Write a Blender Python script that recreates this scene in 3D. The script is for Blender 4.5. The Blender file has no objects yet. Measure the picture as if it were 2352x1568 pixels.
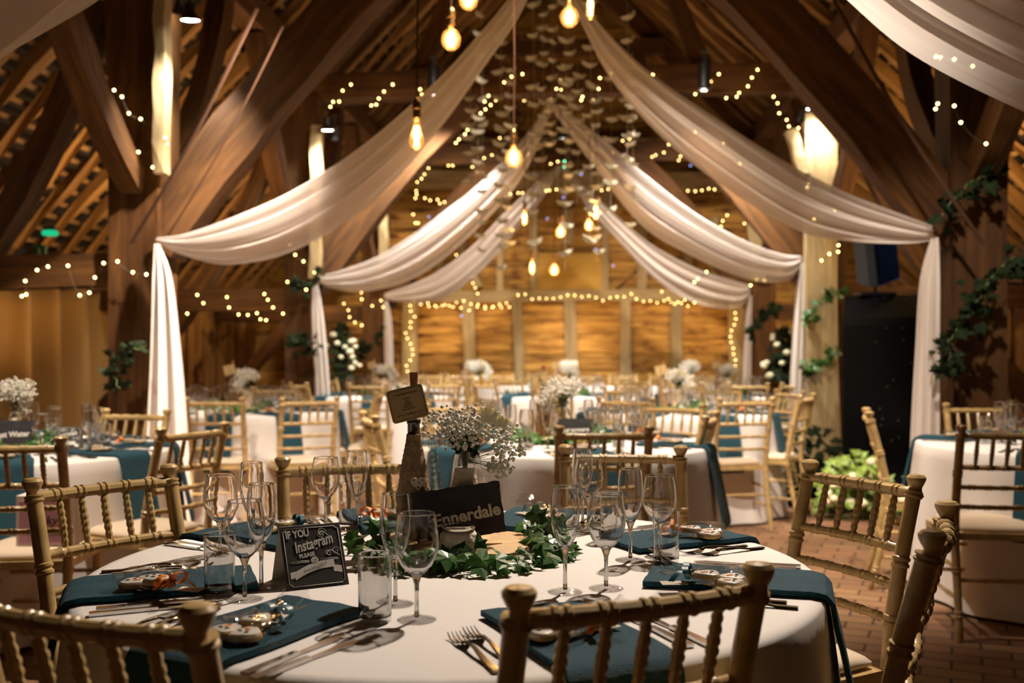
import bpy, bmesh, math, random
from mathutils import Vector, Matrix, noise
random.seed(7)
PI = math.pi
sin, cos = math.sin, math.cos
D = bpy.data
SC = bpy.context.scene
COL = SC.collection

# ------------------------------------------------------------------ camera frame
PSI = math.radians(4.2); FPX = 2287.0; HZ = 808.0; HC = 1.225
CAM = Vector((0.268, 0.0, HC))
RT = Vector((cos(PSI), sin(PSI), 0)); FW = Vector((-sin(PSI), cos(PSI), 0))

def Cw(x, z, h):
    return Vector((CAM.x, CAM.y, 0)) + RT*x + FW*z + Vector((0, 0, h))

def PY(px, py, Y):
    d = FW + RT*((px-1176)/FPX) + Vector((0, 0, (HZ-py)/FPX))
    return CAM + d*(Y/d.y)

def PD(px, py, d):
    return Cw((px-1176)/FPX*d, d, HC-(py-HZ)/FPX*d)

def PT(px, py, h=0.76):
    s = (py-HZ)/(HC-h)
    d = FPX/s
    return Cw((px-1176)/FPX*d, d, h)

cam_d = D.cameras.new('camera'); cam = D.objects.new('camera', cam_d); COL.objects.link(cam)
cam.location = CAM; cam.rotation_euler = (PI/2, 0, PSI)
cam_d.sensor_width = 36; cam_d.lens = 35.0
cam_d.shift_y = (HZ-784)/2352
cam_d.clip_start = 0.05; cam_d.clip_end = 100
cam_d.dof.use_dof = True; cam_d.dof.focus_distance = 2.15; cam_d.dof.aperture_fstop = 3.0
SC.camera = cam

w = D.worlds.new('barn_world'); SC.world = w; w.use_nodes = True
bg = w.node_tree.nodes['Background']; bg.inputs[0].default_value = (1, .62, .38, 1); bg.inputs[1].default_value = 0.02
SC.view_settings.view_transform = 'Standard'; SC.view_settings.look = 'None'
SC.view_settings.exposure = 0.0; SC.view_settings.gamma = 1.0
SC.view_settings.use_curve_mapping = False
try:
    SC.cycles.use_denoising = True
    SC.cycles.transparent_max_bounces = 24
    SC.cycles.max_bounces = 14; SC.cycles.transmission_bounces = 14; SC.cycles.diffuse_bounces = 4; SC.cycles.glossy_bounces = 4
    SC.cycles.sample_clamp_indirect = 4.0
    SC.cycles.caustics_refractive = True; SC.cycles.caustics_reflective = False
except Exception:
    pass

def lamp(kind, loc, power, col, size=.1, target=None, cone=60, blend=.6, name='lamp_light', parent=None):
    l = D.lights.new(name, kind); l.energy = power; l.color = col
    if kind == 'SPOT':
        l.spot_size = math.radians(cone); l.spot_blend = blend
    l.shadow_soft_size = size
    try: l.cycles.is_caustics_light = (name == 'added_spot_lamp')
    except Exception: pass
    o = D.objects.new(name, l); COL.objects.link(o); o.location = loc
    if target is not None:
        o.rotation_euler = (Vector(target)-Vector(loc)).to_track_quat('-Z', 'Y').to_euler()
    return o

WARM = (1.0, .83, .67); AMB = (1.0, .58, .22); COOL = (1.0, .93, .82)
# spots added to light the tables and drapes (their made-up housings are built below)
DOWN = [  # x,y,z, target, power, cone, colour
    ((1.05, 4.1, 3.9), (-.05, 2.0, .75), 790, 58, WARM),
    ((-1.8, 3.5, 3.9), (-1.95, 4.7, .75), 620, 66, WARM),
    ((-1.0, 5.6, 3.85), (-2.7, 6.2, 1.1), 1900, 46, WARM),
    ((1.7, 4.3, 3.85), (2.7, 5.7, 1.0), 520, 66, WARM),
    ((0.15, 4.5, 3.95), (0.2, 6.0, .7), 900, 78, WARM),
    ((-1.6, 6.9, 3.85), (-2.1, 8.6, .8), 300, 85, WARM),
    ((1.6, 6.9, 3.85), (1.0, 8.5, .8), 680, 78, WARM),
    ((-1.2, 9.6, 3.85), (-1.5, 11.5, .8), 750, 90, COOL),
    ((1.4, 9.6, 3.85), (1.4, 11.5, .8), 750, 90, COOL),
    ((0.0, 11.9, 3.9), (0.0, 13.3, .75), 620, 95, COOL),
]
for p, t, e, c, col in DOWN:
    lamp('SPOT', Vector(p)-Vector((0, 0, .13)), e, col, .06, t, c, .7, name='added_spot_lamp')
# spots added to brighten swags; warm end wall uplights and added aisle lights follow
for sx, y, e in ((-1, 7.8, 120), (1, 7.8, 110), (-1, 11.8, 620), (1, 11.8, 620)):
    lamp('SPOT', (sx*.9, y, 4.25), e, WARM, .08, (sx*1.7, y+2.4, 2.4), 75, .9, name='swag_fill_lamp')
for x, y, z, e in ((-3.45, 11.9, 2.3, 42), (-3.5, 9.4, 2.1, 20), (-3.5, 13.6, 2.2, 26), (3.5, 9.3, 2.4, 40), (3.4, 12.6, 2.3, 30), (-3.6, 4.9, 2.2, 5)):
    lamp('POINT', (x, y, z), e, (1, .66, .30), .08, name='aisle_fill_lamp')  # bare points added to brighten the aisle rafters
for x, e in ((-1.9, 31), (0.2, 36), (2.2, 34)):
    lamp('SPOT', (x, 14.7, 1.35), e, AMB, .12, (x*0.95, 15.9, 2.2), 130, .8, name='wall_uplight_lamp')
for x, y, e in ((-3.9, 8.2, 75), (-3.9, 12.6, 45), (4.0, 6.5, 10), (3.9, 12.0, 36)):
    lamp('SPOT', (x, y, .5), e, (1, .6, .28), .1, (x*1.12, y+.4, 3.0), 110, .8, name='aisle_fill_uplight')  # spots added low in the aisles to lift curtain and roof
for x, y, z, e in ((-3.3, 8.5, 1.9, 90), (3.35, 8.7, 2.1, 110), (-3.3, 5.2, 2.0, 7), (-1.4, 8.4, 4.2, 34), (1.4, 8.4, 4.2, 34), (0, 12.4, 4.2, 30)):
    lamp('SPOT', (x, y, z), e, (1, .62, .26), .08, (x*1.1, y+.5, z+2), 140, .9, name='rafter_fill_lamp')  # spots without fittings, added to brighten rafters and battens

# ------------------------------------------------------------------ materials
MATS = {}
def nt(m):
    m.use_nodes = True
    n = m.node_tree; n.nodes.clear()
    out = n.nodes.new('ShaderNodeOutputMaterial')
    return n, out

def L(n, a, b): n.links.new(a, b)

def plain(name, col, rough=.5, metal=0, spec=.5, bump=0, bscale=40, var=0, vscale=8, coat=0, sheen=0):
    m = D.materials.new(name); n, out = nt(m)
    b = n.nodes.new('ShaderNodeBsdfPrincipled')
    b.inputs['Base Color'].default_value = (*col, 1); b.inputs['Roughness'].default_value = rough
    b.inputs['Metallic'].default_value = metal; b.inputs['Specular IOR Level'].default_value = spec
    if coat: b.inputs['Coat Weight'].default_value = coat; b.inputs['Coat Roughness'].default_value = .15
    if sheen: b.inputs['Sheen Weight'].default_value = sheen
    tc = n.nodes.new('ShaderNodeTexCoord')
    if var:
        t = n.nodes.new('ShaderNodeTexNoise'); t.inputs['Scale'].default_value = vscale; t.inputs['Detail'].default_value = 4
        L(n, tc.outputs['Object'], t.inputs['Vector'])
        r = n.nodes.new('ShaderNodeValToRGB')
        r.color_ramp.elements[0].color = (*[c*(1-var) for c in col], 1); r.color_ramp.elements[0].position = .3
        r.color_ramp.elements[1].color = (*[min(1, c*(1+var)) for c in col], 1); r.color_ramp.elements[1].position = .7
        L(n, t.outputs['Fac'], r.inputs['Fac']); L(n, r.outputs[0], b.inputs['Base Color'])
    if bump:
        t = n.nodes.new('ShaderNodeTexNoise'); t.inputs['Scale'].default_value = bscale; t.inputs['Detail'].default_value = 3
        L(n, tc.outputs['Object'], t.inputs['Vector'])
        bu = n.nodes.new('ShaderNodeBump'); bu.inputs['Strength'].default_value = bump; bu.inputs['Distance'].default_value = .01
        L(n, t.outputs['Fac'], bu.inputs['Height']); L(n, bu.outputs[0], b.inputs['Normal'])
    L(n, b.outputs[0], out.inputs[0]); MATS[name] = m
    return m

def wood(name, c1, c2, scale=(1.2, 14, 14), coord='UV', rough=.75, knots=0, bump=.4):
    m = D.materials.new(name); n, out = nt(m)
    b = n.nodes.new('ShaderNodeBsdfPrincipled'); b.inputs['Roughness'].default_value = rough
    b.inputs['Specular IOR Level'].default_value = .25
    tc = n.nodes.new('ShaderNodeTexCoord'); oi = n.nodes.new('ShaderNodeObjectInfo')
    mp = n.nodes.new('ShaderNodeMapping'); mp.inputs['Scale'].default_value = scale
    L(n, tc.outputs[coord], mp.inputs['Vector'])
    add = n.nodes.new('ShaderNodeVectorMath'); add.operation = 'ADD'
    mul = n.nodes.new('ShaderNodeMath'); mul.operation = 'MULTIPLY'; mul.inputs[1].default_value = 37
    L(n, oi.outputs['Random'], mul.inputs[0]); L(n, mp.outputs[0], add.inputs[0]); L(n, mul.outputs[0], add.inputs[1])
    t = n.nodes.new('ShaderNodeTexNoise'); t.inputs['Scale'].default_value = 1; t.inputs['Detail'].default_value = 6; t.inputs['Roughness'].default_value = .65
    t.inputs['Distortion'].default_value = .6
    L(n, add.outputs[0], t.inputs['Vector'])
    r = n.nodes.new('ShaderNodeValToRGB')
    r.color_ramp.elements[0].color = (*c1, 1); r.color_ramp.elements[0].position = .32
    r.color_ramp.elements[1].color = (*c2, 1); r.color_ramp.elements[1].position = .68
    L(n, t.outputs['Fac'], r.inputs['Fac'])
    col = r.outputs[0]
    # whole-piece variation
    hv = n.nodes.new('ShaderNodeHueSaturation')
    mr = n.nodes.new('ShaderNodeMapRange'); mr.inputs['To Min'].default_value = .75; mr.inputs['To Max'].default_value = 1.2
    L(n, oi.outputs['Random'], mr.inputs['Value']); L(n, mr.outputs[0], hv.inputs['Value']); L(n, col, hv.inputs['Color'])
    col = hv.outputs[0]
    if knots:
        v = n.nodes.new('ShaderNodeTexNoise'); v.inputs['Scale'].default_value = knots; v.inputs['Detail'].default_value = 3
        mp2 = n.nodes.new('ShaderNodeMapping'); mp2.inputs['Scale'].default_value = (.45, 1, 1.3)
        L(n, tc.outputs['Object'], mp2.inputs['Vector']); L(n, mp2.outputs[0], v.inputs['Vector'])
        rk = n.nodes.new('ShaderNodeValToRGB')
        rk.color_ramp.elements[0].position = .33; rk.color_ramp.elements[0].color = (.22, .12, .08, 1)
        rk.color_ramp.elements[1].position = .45; rk.color_ramp.elements[1].color = (1, 1, 1, 1)
        L(n, v.outputs['Fac'], rk.inputs['Fac'])
        mx = n.nodes.new('ShaderNodeMix'); mx.data_type = 'RGBA'; mx.blend_type = 'MULTIPLY'; mx.inputs[0].default_value = 1
        L(n, col, mx.inputs[6]); L(n, rk.outputs[0], mx.inputs[7]); col = mx.outputs[2]
    L(n, col, b.inputs['Base Color'])
    bu = n.nodes.new('ShaderNodeBump'); bu.inputs['Strength'].default_value = bump; bu.inputs['Distance'].default_value = .02
    L(n, t.outputs['Fac'], bu.inputs['Height']); L(n, bu.outputs[0], b.inputs['Normal'])
    L(n, b.outputs[0], out.inputs[0]); MATS[name] = m
    return m

def thin_glass(name, tint=(.96, .97, .96), base=.05, edge=.55):
    m = D.materials.new(name); n, out = nt(m)
    tr = n.nodes.new('ShaderNodeBsdfTransparent'); tr.inputs[0].default_value = (*tint, 1)
    gl = n.nodes.new('ShaderNodeBsdfGlossy'); gl.inputs['Roughness'].default_value = .03
    lw = n.nodes.new('ShaderNodeLayerWeight'); lw.inputs['Blend'].default_value = .25
    pw = n.nodes.new('ShaderNodeMath'); pw.operation = 'POWER'; pw.inputs[1].default_value = 2.2
    mr = n.nodes.new('ShaderNodeMapRange'); mr.inputs['To Min'].default_value = base; mr.inputs['To Max'].default_value = edge
    L(n, lw.outputs['Facing'], pw.inputs[0]); L(n, pw.outputs[0], mr.inputs['Value'])
    mx = n.nodes.new('ShaderNodeMixShader'); L(n, mr.outputs[0], mx.inputs[0]); L(n, tr.outputs[0], mx.inputs[1]); L(n, gl.outputs[0], mx.inputs[2])
    L(n, mx.outputs[0], out.inputs[0]); MATS[name] = m
    return m

def foot_glass(name):
    m = thin_glass(name, (.99, .99, .99), .07, .9); n = m.node_tree
    tc = n.nodes.new('ShaderNodeTexCoord'); v = n.nodes.new('ShaderNodeTexVoronoi'); v.inputs['Scale'].default_value = 110
    n.links.new(tc.outputs['Object'], v.inputs['Vector'])
    bu = n.nodes.new('ShaderNodeBump'); bu.inputs['Strength'].default_value = .9; bu.inputs['Distance'].default_value = .004
    n.links.new(v.outputs['Distance'], bu.inputs['Height'])
    for k in n.nodes:
        if k.type in ('BSDF_GLOSSY', 'LAYER_WEIGHT'): n.links.new(bu.outputs[0], k.inputs['Normal'])
    return m
def solid_glass(name, col=(1, 1, 1), rough=0, ior=1.5):
    m = D.materials.new(name); n, out = nt(m)
    g = n.nodes.new('ShaderNodeBsdfGlass'); g.inputs['Color'].default_value = (*col, 1); g.inputs['Roughness'].default_value = rough; g.inputs['IOR'].default_value = ior
    L(n, g.outputs[0], out.inputs[0]); MATS[name] = m
    return m

def glow(name, col, strength):
    m = D.materials.new(name); n, out = nt(m)
    e = n.nodes.new('ShaderNodeEmission'); e.inputs[0].default_value = (*col, 1); e.inputs[1].default_value = strength
    L(n, e.outputs[0], out.inputs[0]); MATS[name] = m
    return m

def sheer(name, col, transp=.25, transl=.4):
    m = D.materials.new(name); n, out = nt(m)
    d = n.nodes.new('ShaderNodeBsdfDiffuse'); d.inputs[0].default_value = (*col, 1)
    t = n.nodes.new('ShaderNodeBsdfTranslucent'); t.inputs[0].default_value = (*col, 1)
    m1 = n.nodes.new('ShaderNodeMixShader'); m1.inputs[0].default_value = transl
    L(n, d.outputs[0], m1.inputs[1]); L(n, t.outputs[0], m1.inputs[2])
    tr = n.nodes.new('ShaderNodeBsdfTransparent')
    m2 = n.nodes.new('ShaderNodeMixShader'); m2.inputs[0].default_value = transp
    L(n, m1.outputs[0], m2.inputs[1]); L(n, tr.outputs[0], m2.inputs[2]); L(n, m2.outputs[0], out.inputs[0])
    MATS[name] = m
    return m

OAK = wood('oak_dark', (.036, .014, .0035), (.115, .048, .011), (1.5, 16, 16))
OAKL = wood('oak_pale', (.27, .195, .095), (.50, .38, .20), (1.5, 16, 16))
RAFT = wood('oak_rafter', (.17, .08, .025), (.42, .23, .075), (1.5, 20, 20))
PLANK = wood('wall_plank', (.17, .07, .014), (.66, .37, .085), (1.3, 9, 13), 'Object', knots=4.2)
BOARD = wood('aisle_board', (.10, .04, .013), (.36, .19, .06), (9, 9, 1.2), 'Object', knots=2.5)
PANEL = wood('door_board', (.46, .27, .05), (.60, .37, .08), (1.2, 6, 9), 'Object')
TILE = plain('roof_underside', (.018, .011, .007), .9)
BATTEN = plain('batten', (.26, .15, .055), .8, var=.4, vscale=3)
LIME = plain('limewashed_beech', (.48, .33, .135), .33, var=.2, vscale=22, coat=.25)
CUSH = plain('ivory_cushion', (.66, .53, .38), .85, sheen=.3)
CLOTH = plain('white_linen', (.80, .765, .74), .85, bump=.25, bscale=7)
TEAL = plain('teal_napkin', (.006, .075, .115), .8, bump=.9, bscale=420)
STEEL = plain('cutlery_steel', (.62, .60, .57), .14, metal=1)
SHEER = sheer('sheer_voile', (.90, .84, .80), .13, .36)
GLASS = solid_glass('wine_glass_clear', (1, 1, 1), 0, 1.48)
STEMG = solid_glass('glass_stem', (1, 1, 1), 0, 1.48)
FOOTG = foot_glass('glass_foot')
CELLO = thin_glass('cellophane', (.98, .98, .98), .15, .75)
FAIRY = glow('fairy_warm', (1.0, .68, .24), 20)
FAIRYB = glow('fairy_blue', (.35, .45, 1.0), 8)
FAIRYG = glow('fairy_green', (.1, 1.0, .5), 12)
FILA = glow('filament_glow', (1.0, .60, .20), 45)
LAMPF = glow('lamp_face', (1.0, .93, .80), 45)
AMBG = thin_glass('amber_glass', (1, .84, .58), .08, .6)
_n = AMBG.node_tree; _o = next(k for k in _n.nodes if k.type == 'OUTPUT_MATERIAL'); _m = _o.inputs[0].links[0].from_node
_t = _n.nodes.new('ShaderNodeBsdfTranslucent'); _t.inputs[0].default_value = (1, .62, .25, 1)
_x = _n.nodes.new('ShaderNodeMixShader'); _x.inputs[0].default_value = .05
_n.links.new(_m.outputs[0], _x.inputs[1]); _n.links.new(_t.outputs[0], _x.inputs[2]); _n.links.new(_x.outputs[0], _o.inputs[0])
BLACKM = plain('black_metal', (.012, .011, .01), .4)
BRASS = plain('aged_brass', (.30, .17, .06), .35, metal=1)
WIRE = plain('fairy_wire', (.06, .045, .02), .6)
CORD = plain('brown_cord', (.05, .022, .010), .9, spec=.2)
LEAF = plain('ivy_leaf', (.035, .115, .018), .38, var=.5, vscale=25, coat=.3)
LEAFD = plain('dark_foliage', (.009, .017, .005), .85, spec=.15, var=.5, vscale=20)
LEAFY = plain('lime_foliage', (.22, .33, .05), .5, var=.5, vscale=15)
STEMM = plain('green_stem', (.12, .17, .05), .6)
PETAL = plain('white_blossom', (.80, .77, .68), .8)
ROSE = plain('cream_rose', (.85, .80, .55), .7)
PAPER = plain('paper_petal', (.80, .77, .60), .9)
TWINE = plain('cream_twine', (.78, .68, .52), .9, bump=.6, bscale=90, var=.2, vscale=60)
TWINEB = plain('brown_twine', (.30, .19, .10), .9, bump=.6, bscale=90, var=.35, vscale=50)
KRAFT = plain('kraft_card', (.50, .34, .15), .9, var=.06, vscale=200)
INK = plain('dark_ink', (.05, .03, .015), .8)
SLATE = plain('slate', (.028, .027, .029), .75, bump=.4, bscale=30, var=.35, vscale=30)
CHALK = plain('chalk_white', (.85, .82, .76), .8)
CARDW = plain('white_card', (.72, .64, .52), .8)
CARDB = plain('black_card', (.022, .018, .016), .7)
BARK = plain('tree_bark', (.14, .08, .04), .9, bump=1, bscale=40, var=.5, vscale=30)
SLICEW = plain('cut_wood', (.62, .42, .22), .7, var=.2, vscale=20)
BISC = plain('biscuit', (.56, .36, .13), .8, var=.2, vscale=60)
ICING = plain('white_icing', (.84, .80, .72), .4)
ORANGE = plain('orange_ribbon', (.85, .23, .02), .5)
TEALR = plain('teal_ribbon', (.03, .13, .16), .4)
CORK = plain('cork_brown', (.34, .14, .05), .8)
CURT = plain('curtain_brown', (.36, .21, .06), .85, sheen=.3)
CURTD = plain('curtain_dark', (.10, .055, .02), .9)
BLACKC = plain('black_cloth', (.0035, .0032, .003), .95, spec=.1)
SPKB = plain('speaker_shell', (.012, .03, .07), .5)
GREENS = glow('sign_green', (.02, .65, .28), .9)
PINK = plain('pink_print', (.55, .30, .42), .7)
BAGW = plain('bag_white', (.78, .70, .66), .7)
WAX = plain('candle_wax', (.8, .74, .6), .5)

def brick_mat():
    m = D.materials.new('brick_paving'); n, out = nt(m)
    b = n.nodes.new('ShaderNodeBsdfPrincipled'); b.inputs['Roughness'].default_value = .75
    tc = n.nodes.new('ShaderNodeTexCoord'); mp = n.nodes.new('ShaderNodeMapping')
    mp.inputs['Rotation'].default_value = (0, 0, .35)
    L(n, tc.outputs['Object'], mp.inputs['Vector'])
    br = n.nodes.new('ShaderNodeTexBrick')
    br.inputs['Color1'].default_value = (.30, .165, .08, 1); br.inputs['Color2'].default_value = (.20, .10, .05, 1)
    br.inputs['Mortar'].default_value = (.05, .03, .018, 1); br.inputs['Scale'].default_value = 1
    br.inputs['Mortar Size'].default_value = .006; br.inputs['Brick Width'].default_value = .22; br.inputs['Row Height'].default_value = .11
    br.inputs['Mortar Smooth'].default_value = .3
    L(n, mp.outputs[0], br.inputs['Vector'])
    t = n.nodes.new('ShaderNodeTexNoise'); t.inputs['Scale'].default_value = 3; t.inputs['Detail'].default_value = 6
    L(n, tc.outputs['Object'], t.inputs['Vector'])
    mx = n.nodes.new('ShaderNodeMix'); mx.data_type = 'RGBA'; mx.blend_type = 'OVERLAY'; mx.inputs[0].default_value = .5
    L(n, br.outputs['Color'], mx.inputs[6]); L(n, t.outputs['Color'], mx.inputs[7]); 
    mx2 = n.nodes.new('ShaderNodeMix'); mx2.data_type = 'RGBA'; mx2.inputs[0].default_value = .35
    L(n, br.outputs['Color'], mx2.inputs[6]); L(n, mx.outputs[2], mx2.inputs[7]); L(n, mx2.outputs[2], b.inputs['Base Color'])
    bu = n.nodes.new('ShaderNodeBump'); bu.invert = True; bu.inputs['Strength'].default_value = .7; bu.inputs['Distance'].default_value = .01
    L(n, br.outputs['Fac'], bu.inputs['Height']); L(n, bu.outputs[0], b.inputs['Normal'])
    L(n, b.outputs[0], out.inputs[0]); return m
BRICK = brick_mat()

# ------------------------------------------------------------------ mesh helper
KIDS = {}
class MB:
    def __init__(s): s.v = []; s.f = []; s.uv = {}; s.mi = []; s.cur = 0
    def face(s, idx, uv=None):
        if uv: s.uv[len(s.f)] = uv
        s.f.append(tuple(idx)); s.mi.append(s.cur)
    def box(s, c, d, rot=None):
        b = len(s.v); c = Vector(c)
        for z in (-1, 1):
            for y in (-1, 1):
                for x in (-1, 1):
                    p = Vector((x*d[0]/2, y*d[1]/2, z*d[2]/2))
                    if rot is not None: p = rot @ p
                    s.v.append(c+p)
        for q in ((0, 2, 3, 1), (4, 5, 7, 6), (0, 1, 5, 4), (2, 6, 7, 3), (0, 4, 6, 2), (1, 3, 7, 5)):
            s.face([b+i for i in q])
        return s
    def frames(s, pts):
        pts = [Vector(p) for p in pts]; out = []; up = None
        for i, p in enumerate(pts):
            t = (pts[min(i+1, len(pts)-1)]-pts[max(i-1, 0)])
            if t.length < 1e-9: t = Vector((0, 0, 1))
            t.normalize()
            if up is None:
                a = Vector((0, 0, 1)) if abs(t.z) < .9 else Vector((0, 1, 0))
                up = (a-t*a.dot(t)).normalized()
            else:
                up = up-t*up.dot(t)
                up = up.normalized() if up.length > 1e-6 else Vector((1, 0, 0))
            out.append((p, t.cross(up), up))
        return out
    def tube(s, pts, r, seg=8, cap=True):
        fr = s.frames(pts); b = len(s.v); n = len(fr)
        for i, (p, a, u) in enumerate(fr):
            ri = r[i] if isinstance(r, (list, tuple)) else r
            for k in range(seg):
                th = 2*PI*k/seg
                s.v.append(p+a*(ri*cos(th))+u*(ri*sin(th)))
        for i in range(n-1):
            for k in range(seg):
                k2 = (k+1) % seg
                s.face((b+i*seg+k, b+i*seg+k2, b+(i+1)*seg+k2, b+(i+1)*seg+k))
        if cap:
            s.face([b+k for k in range(seg)][::-1]); s.face([b+(n-1)*seg+k for k in range(seg)])
        return s
    def lathe(s, prof, seg=16, c=(0, 0, 0), mat=None):
        b = len(s.v); c = Vector(c)
        for (r, z) in prof:
            for k in range(seg):
                th = 2*PI*k/seg
                p = Vector((r*cos(th), r*sin(th), z))
                if mat is not None: p = mat @ p
                s.v.append(c+p)
        for i in range(len(prof)-1):
            for k in range(seg):
                k2 = (k+1) % seg
                s.face((b+i*seg+k, b+i*seg+k2, b+(i+1)*seg+k2, b+(i+1)*seg+k))
        if prof[0][0] > 1e-5: s.face([b+k for k in range(seg)][::-1])
        if prof[-1][0] > 1e-5: s.face([b+(len(prof)-1)*seg+k for k in range(seg)])
        return s
    def grid(s, fn, nu, nv):
        b = len(s.v)
        for i in range(nu+1):
            for j in range(nv+1): s.v.append(Vector(fn(i/nu, j/nv)))
        for i in range(nu):
            for j in range(nv):
                a = b+i*(nv+1)+j
                s.face((a, a+nv+1, a+nv+2, a+1))
        return s
    def beam(s, pts, wd, hg, jit=.012, up=None):
        """hewn rectangular timber along pts, UVs run along the grain"""
        fr = s.frames(pts); L0 = 0; secs = []
        ex = None
        for i, (p, a, u) in enumerate(fr):
            if up is not None:
                t = a.cross(u); uu = Vector(up); u = (uu-t*uu.dot(t)).normalized(); a = u.cross(t)
            wi = wd[i] if isinstance(wd, (list, tuple)) else wd
            hi = hg[i] if isinstance(hg, (list, tuple)) else hg
            if i: L0 += (fr[i][0]-fr[i-1][0]).length
            cs = []
            for (x, y) in ((-1, -1), (1, -1), (1, 1), (-1, 1)):
                cs.append(p+a*(x*wi/2+random.uniform(-jit, jit))+u*(y*hi/2+random.uniform(-jit, jit)))
            secs.append((cs, L0, wi, hi))
        for q in range(4):
            q2 = (q+1) % 4; v0 = q*.37
            b = len(s.v)
            for cs, l, wi, hi in secs: s.v.append(cs[q].copy()); s.v.append(cs[q2].copy())
            for i in range(len(secs)-1):
                l0, l1 = secs[i][1], secs[i+1][1]; wv = (secs[i][2], secs[i][3])[q % 2]
                s.face((b+2*i, b+2*i+1, b+2*i+3, b+2*i+2), ((l0, v0), (l0, v0+wv), (l1, v0+wv), (l1, v0)))
        for (cs, l, wi, hi), fl in ((secs[0], 1), (secs[-1], 0)):
            b = len(s.v); s.v.extend(c.copy() for c in cs)
            idx = [b, b+1, b+2, b+3]
            s.face(idx[::-1] if fl else idx, ((0, 0), (0, wi), (hi*.1, wi), (hi*.1, 0)))
        return s
    def ball(s, c, r, sub=1, sq=(1, 1, 1)):
        bm = bmesh.new(); bmesh.ops.create_icosphere(bm, subdivisions=sub, radius=r)
        b = len(s.v); c = Vector(c)
        for v in bm.verts: s.v.append(c+Vector((v.co.x*sq[0], v.co.y*sq[1], v.co.z*sq[2])))
        for f in bm.faces: s.face([b+v.index for v in f.verts])
        bm.free(); return s
    def mesh(s, name, m, smooth=True, ang=35, m2=None):
        me = D.meshes.new(name)
        me.from_pydata([tuple(v) for v in s.v], [], s.f)
        if m is not None: me.materials.append(m)
        for x in (m2 or ()): me.materials.append(x)
        if m2: me.polygons.foreach_set('material_index', s.mi)
        if s.uv:
            ul = me.uv_layers.new(name='UVMap'); d = ul.data
            for fi, uvs in s.uv.items():
                ls = me.polygons[fi].loop_start
                for k, uv in enumerate(uvs): d[ls+k].uv = uv
        if smooth:
            me.polygons.foreach_set('use_smooth', [True]*len(me.polygons))
            if ang: me.set_sharp_from_angle(angle=math.radians(ang))
        me.update(); return me
    def build(s, name, m, parent=None, smooth=True, ang=35, loc=None, m2=None):
        o = D.objects.new(name, s.mesh(name, m, smooth, ang, m2)); COL.objects.link(o)
        if parent is not None: o.parent = parent; KIDS.setdefault(parent.name, []).append(o)
        if loc is not None: o.location = loc
        return o

def addkid(o, parent):
    o.parent = parent; KIDS.setdefault(parent.name, []).append(o)

def inst(name, mesh, parent=None, loc=(0, 0, 0), rot=(0, 0, 0), scale=None):
    o = D.objects.new(name, mesh); COL.objects.link(o); o.location = loc; o.rotation_euler = rot
    if scale: o.scale = scale
    if parent is not None: addkid(o, parent)
    return o

def tag(o, label, cat, group=None, kind=None):
    o['label'] = label; o['category'] = cat
    if group: o['group'] = group
    if kind: o['kind'] = kind
    return o

def thing(name, label, cat, loc=(0, 0, 0), rz=0, group=None):
    o = D.objects.new(name, None); COL.objects.link(o); o.location = loc; o.rotation_euler = (0, 0, rz)
    o.empty_display_size = .05
    return tag(o, label, cat, group)

def struct(o):
    o['kind'] = 'structure'; return o

def dup(root, label, loc, rot=None, group=None, scale=None, parent=None):
    r = root.copy(); COL.objects.link(r)
    if label: r['label'] = label
    if group: r['group'] = group
    r.location = loc
    if rot is not None: r.rotation_euler = rot if isinstance(rot, (tuple, list)) or hasattr(rot, 'x') else (0, 0, rot)
    if scale: r.scale = (scale,)*3
    if parent is not None: addkid(r, parent)
    for ch in KIDS.get(root.name, []):
        dup(ch, None, ch.location.copy(), None, None, None, r)
    return r

class Proto:
    """first use hands out the prototype itself, later uses copy it"""
    def __init__(s, root): s.root = root; s.used = False
    def put(s, label, loc, rot=0, group=None, scale=None):
        rot = rot if isinstance(rot, (tuple, list)) else (0, 0, rot)
        if not s.used:
            s.used = True; o = s.root; o['label'] = label
            if group: o['group'] = group
            o.location = loc; o.rotation_euler = rot
            if scale: o.scale = (scale,)*3
            return o
        o = dup(s.root, label, loc, rot, group)
        o.scale = (scale or 1,)*3
        return o

def text(name, body, size, mat, parent, M, shear=0, extrude=.0004, offset=0, align='CENTER'):
    cu = D.curves.new(name, 'FONT'); cu.body = body; cu.size = size; cu.shear = shear
    cu.extrude = extrude; cu.align_x = align; cu.align_y = 'CENTER'; cu.offset = offset
    cu.resolution_u = 3
    t = D.objects.new(name+'_c', cu); COL.objects.link(t)
    bpy.context.view_layer.update()
    me = D.meshes.new_from_object(t.evaluated_get(bpy.context.evaluated_depsgraph_get()))
    D.objects.remove(t); D.curves.remove(cu)
    me.materials.clear(); me.materials.append(mat)
    o = D.objects.new(name, me); COL.objects.link(o); o.matrix_local = M
    if parent is not None: addkid(o, parent); o.matrix_local = M
    return o

# ================================================================== THE BARN
POSTX = 2.72; TIEZ = 4.0; WALLY = 16.0; AISX = 5.1; PLZ = 2.0
TR_Y = [2.75, 6.55, 10.4, 14.1]
fl = MB(); fl.box((0, 6.5, -.05), (11.2, 20, .1)); struct(fl.build('floor', BRICK, smooth=False))

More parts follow.
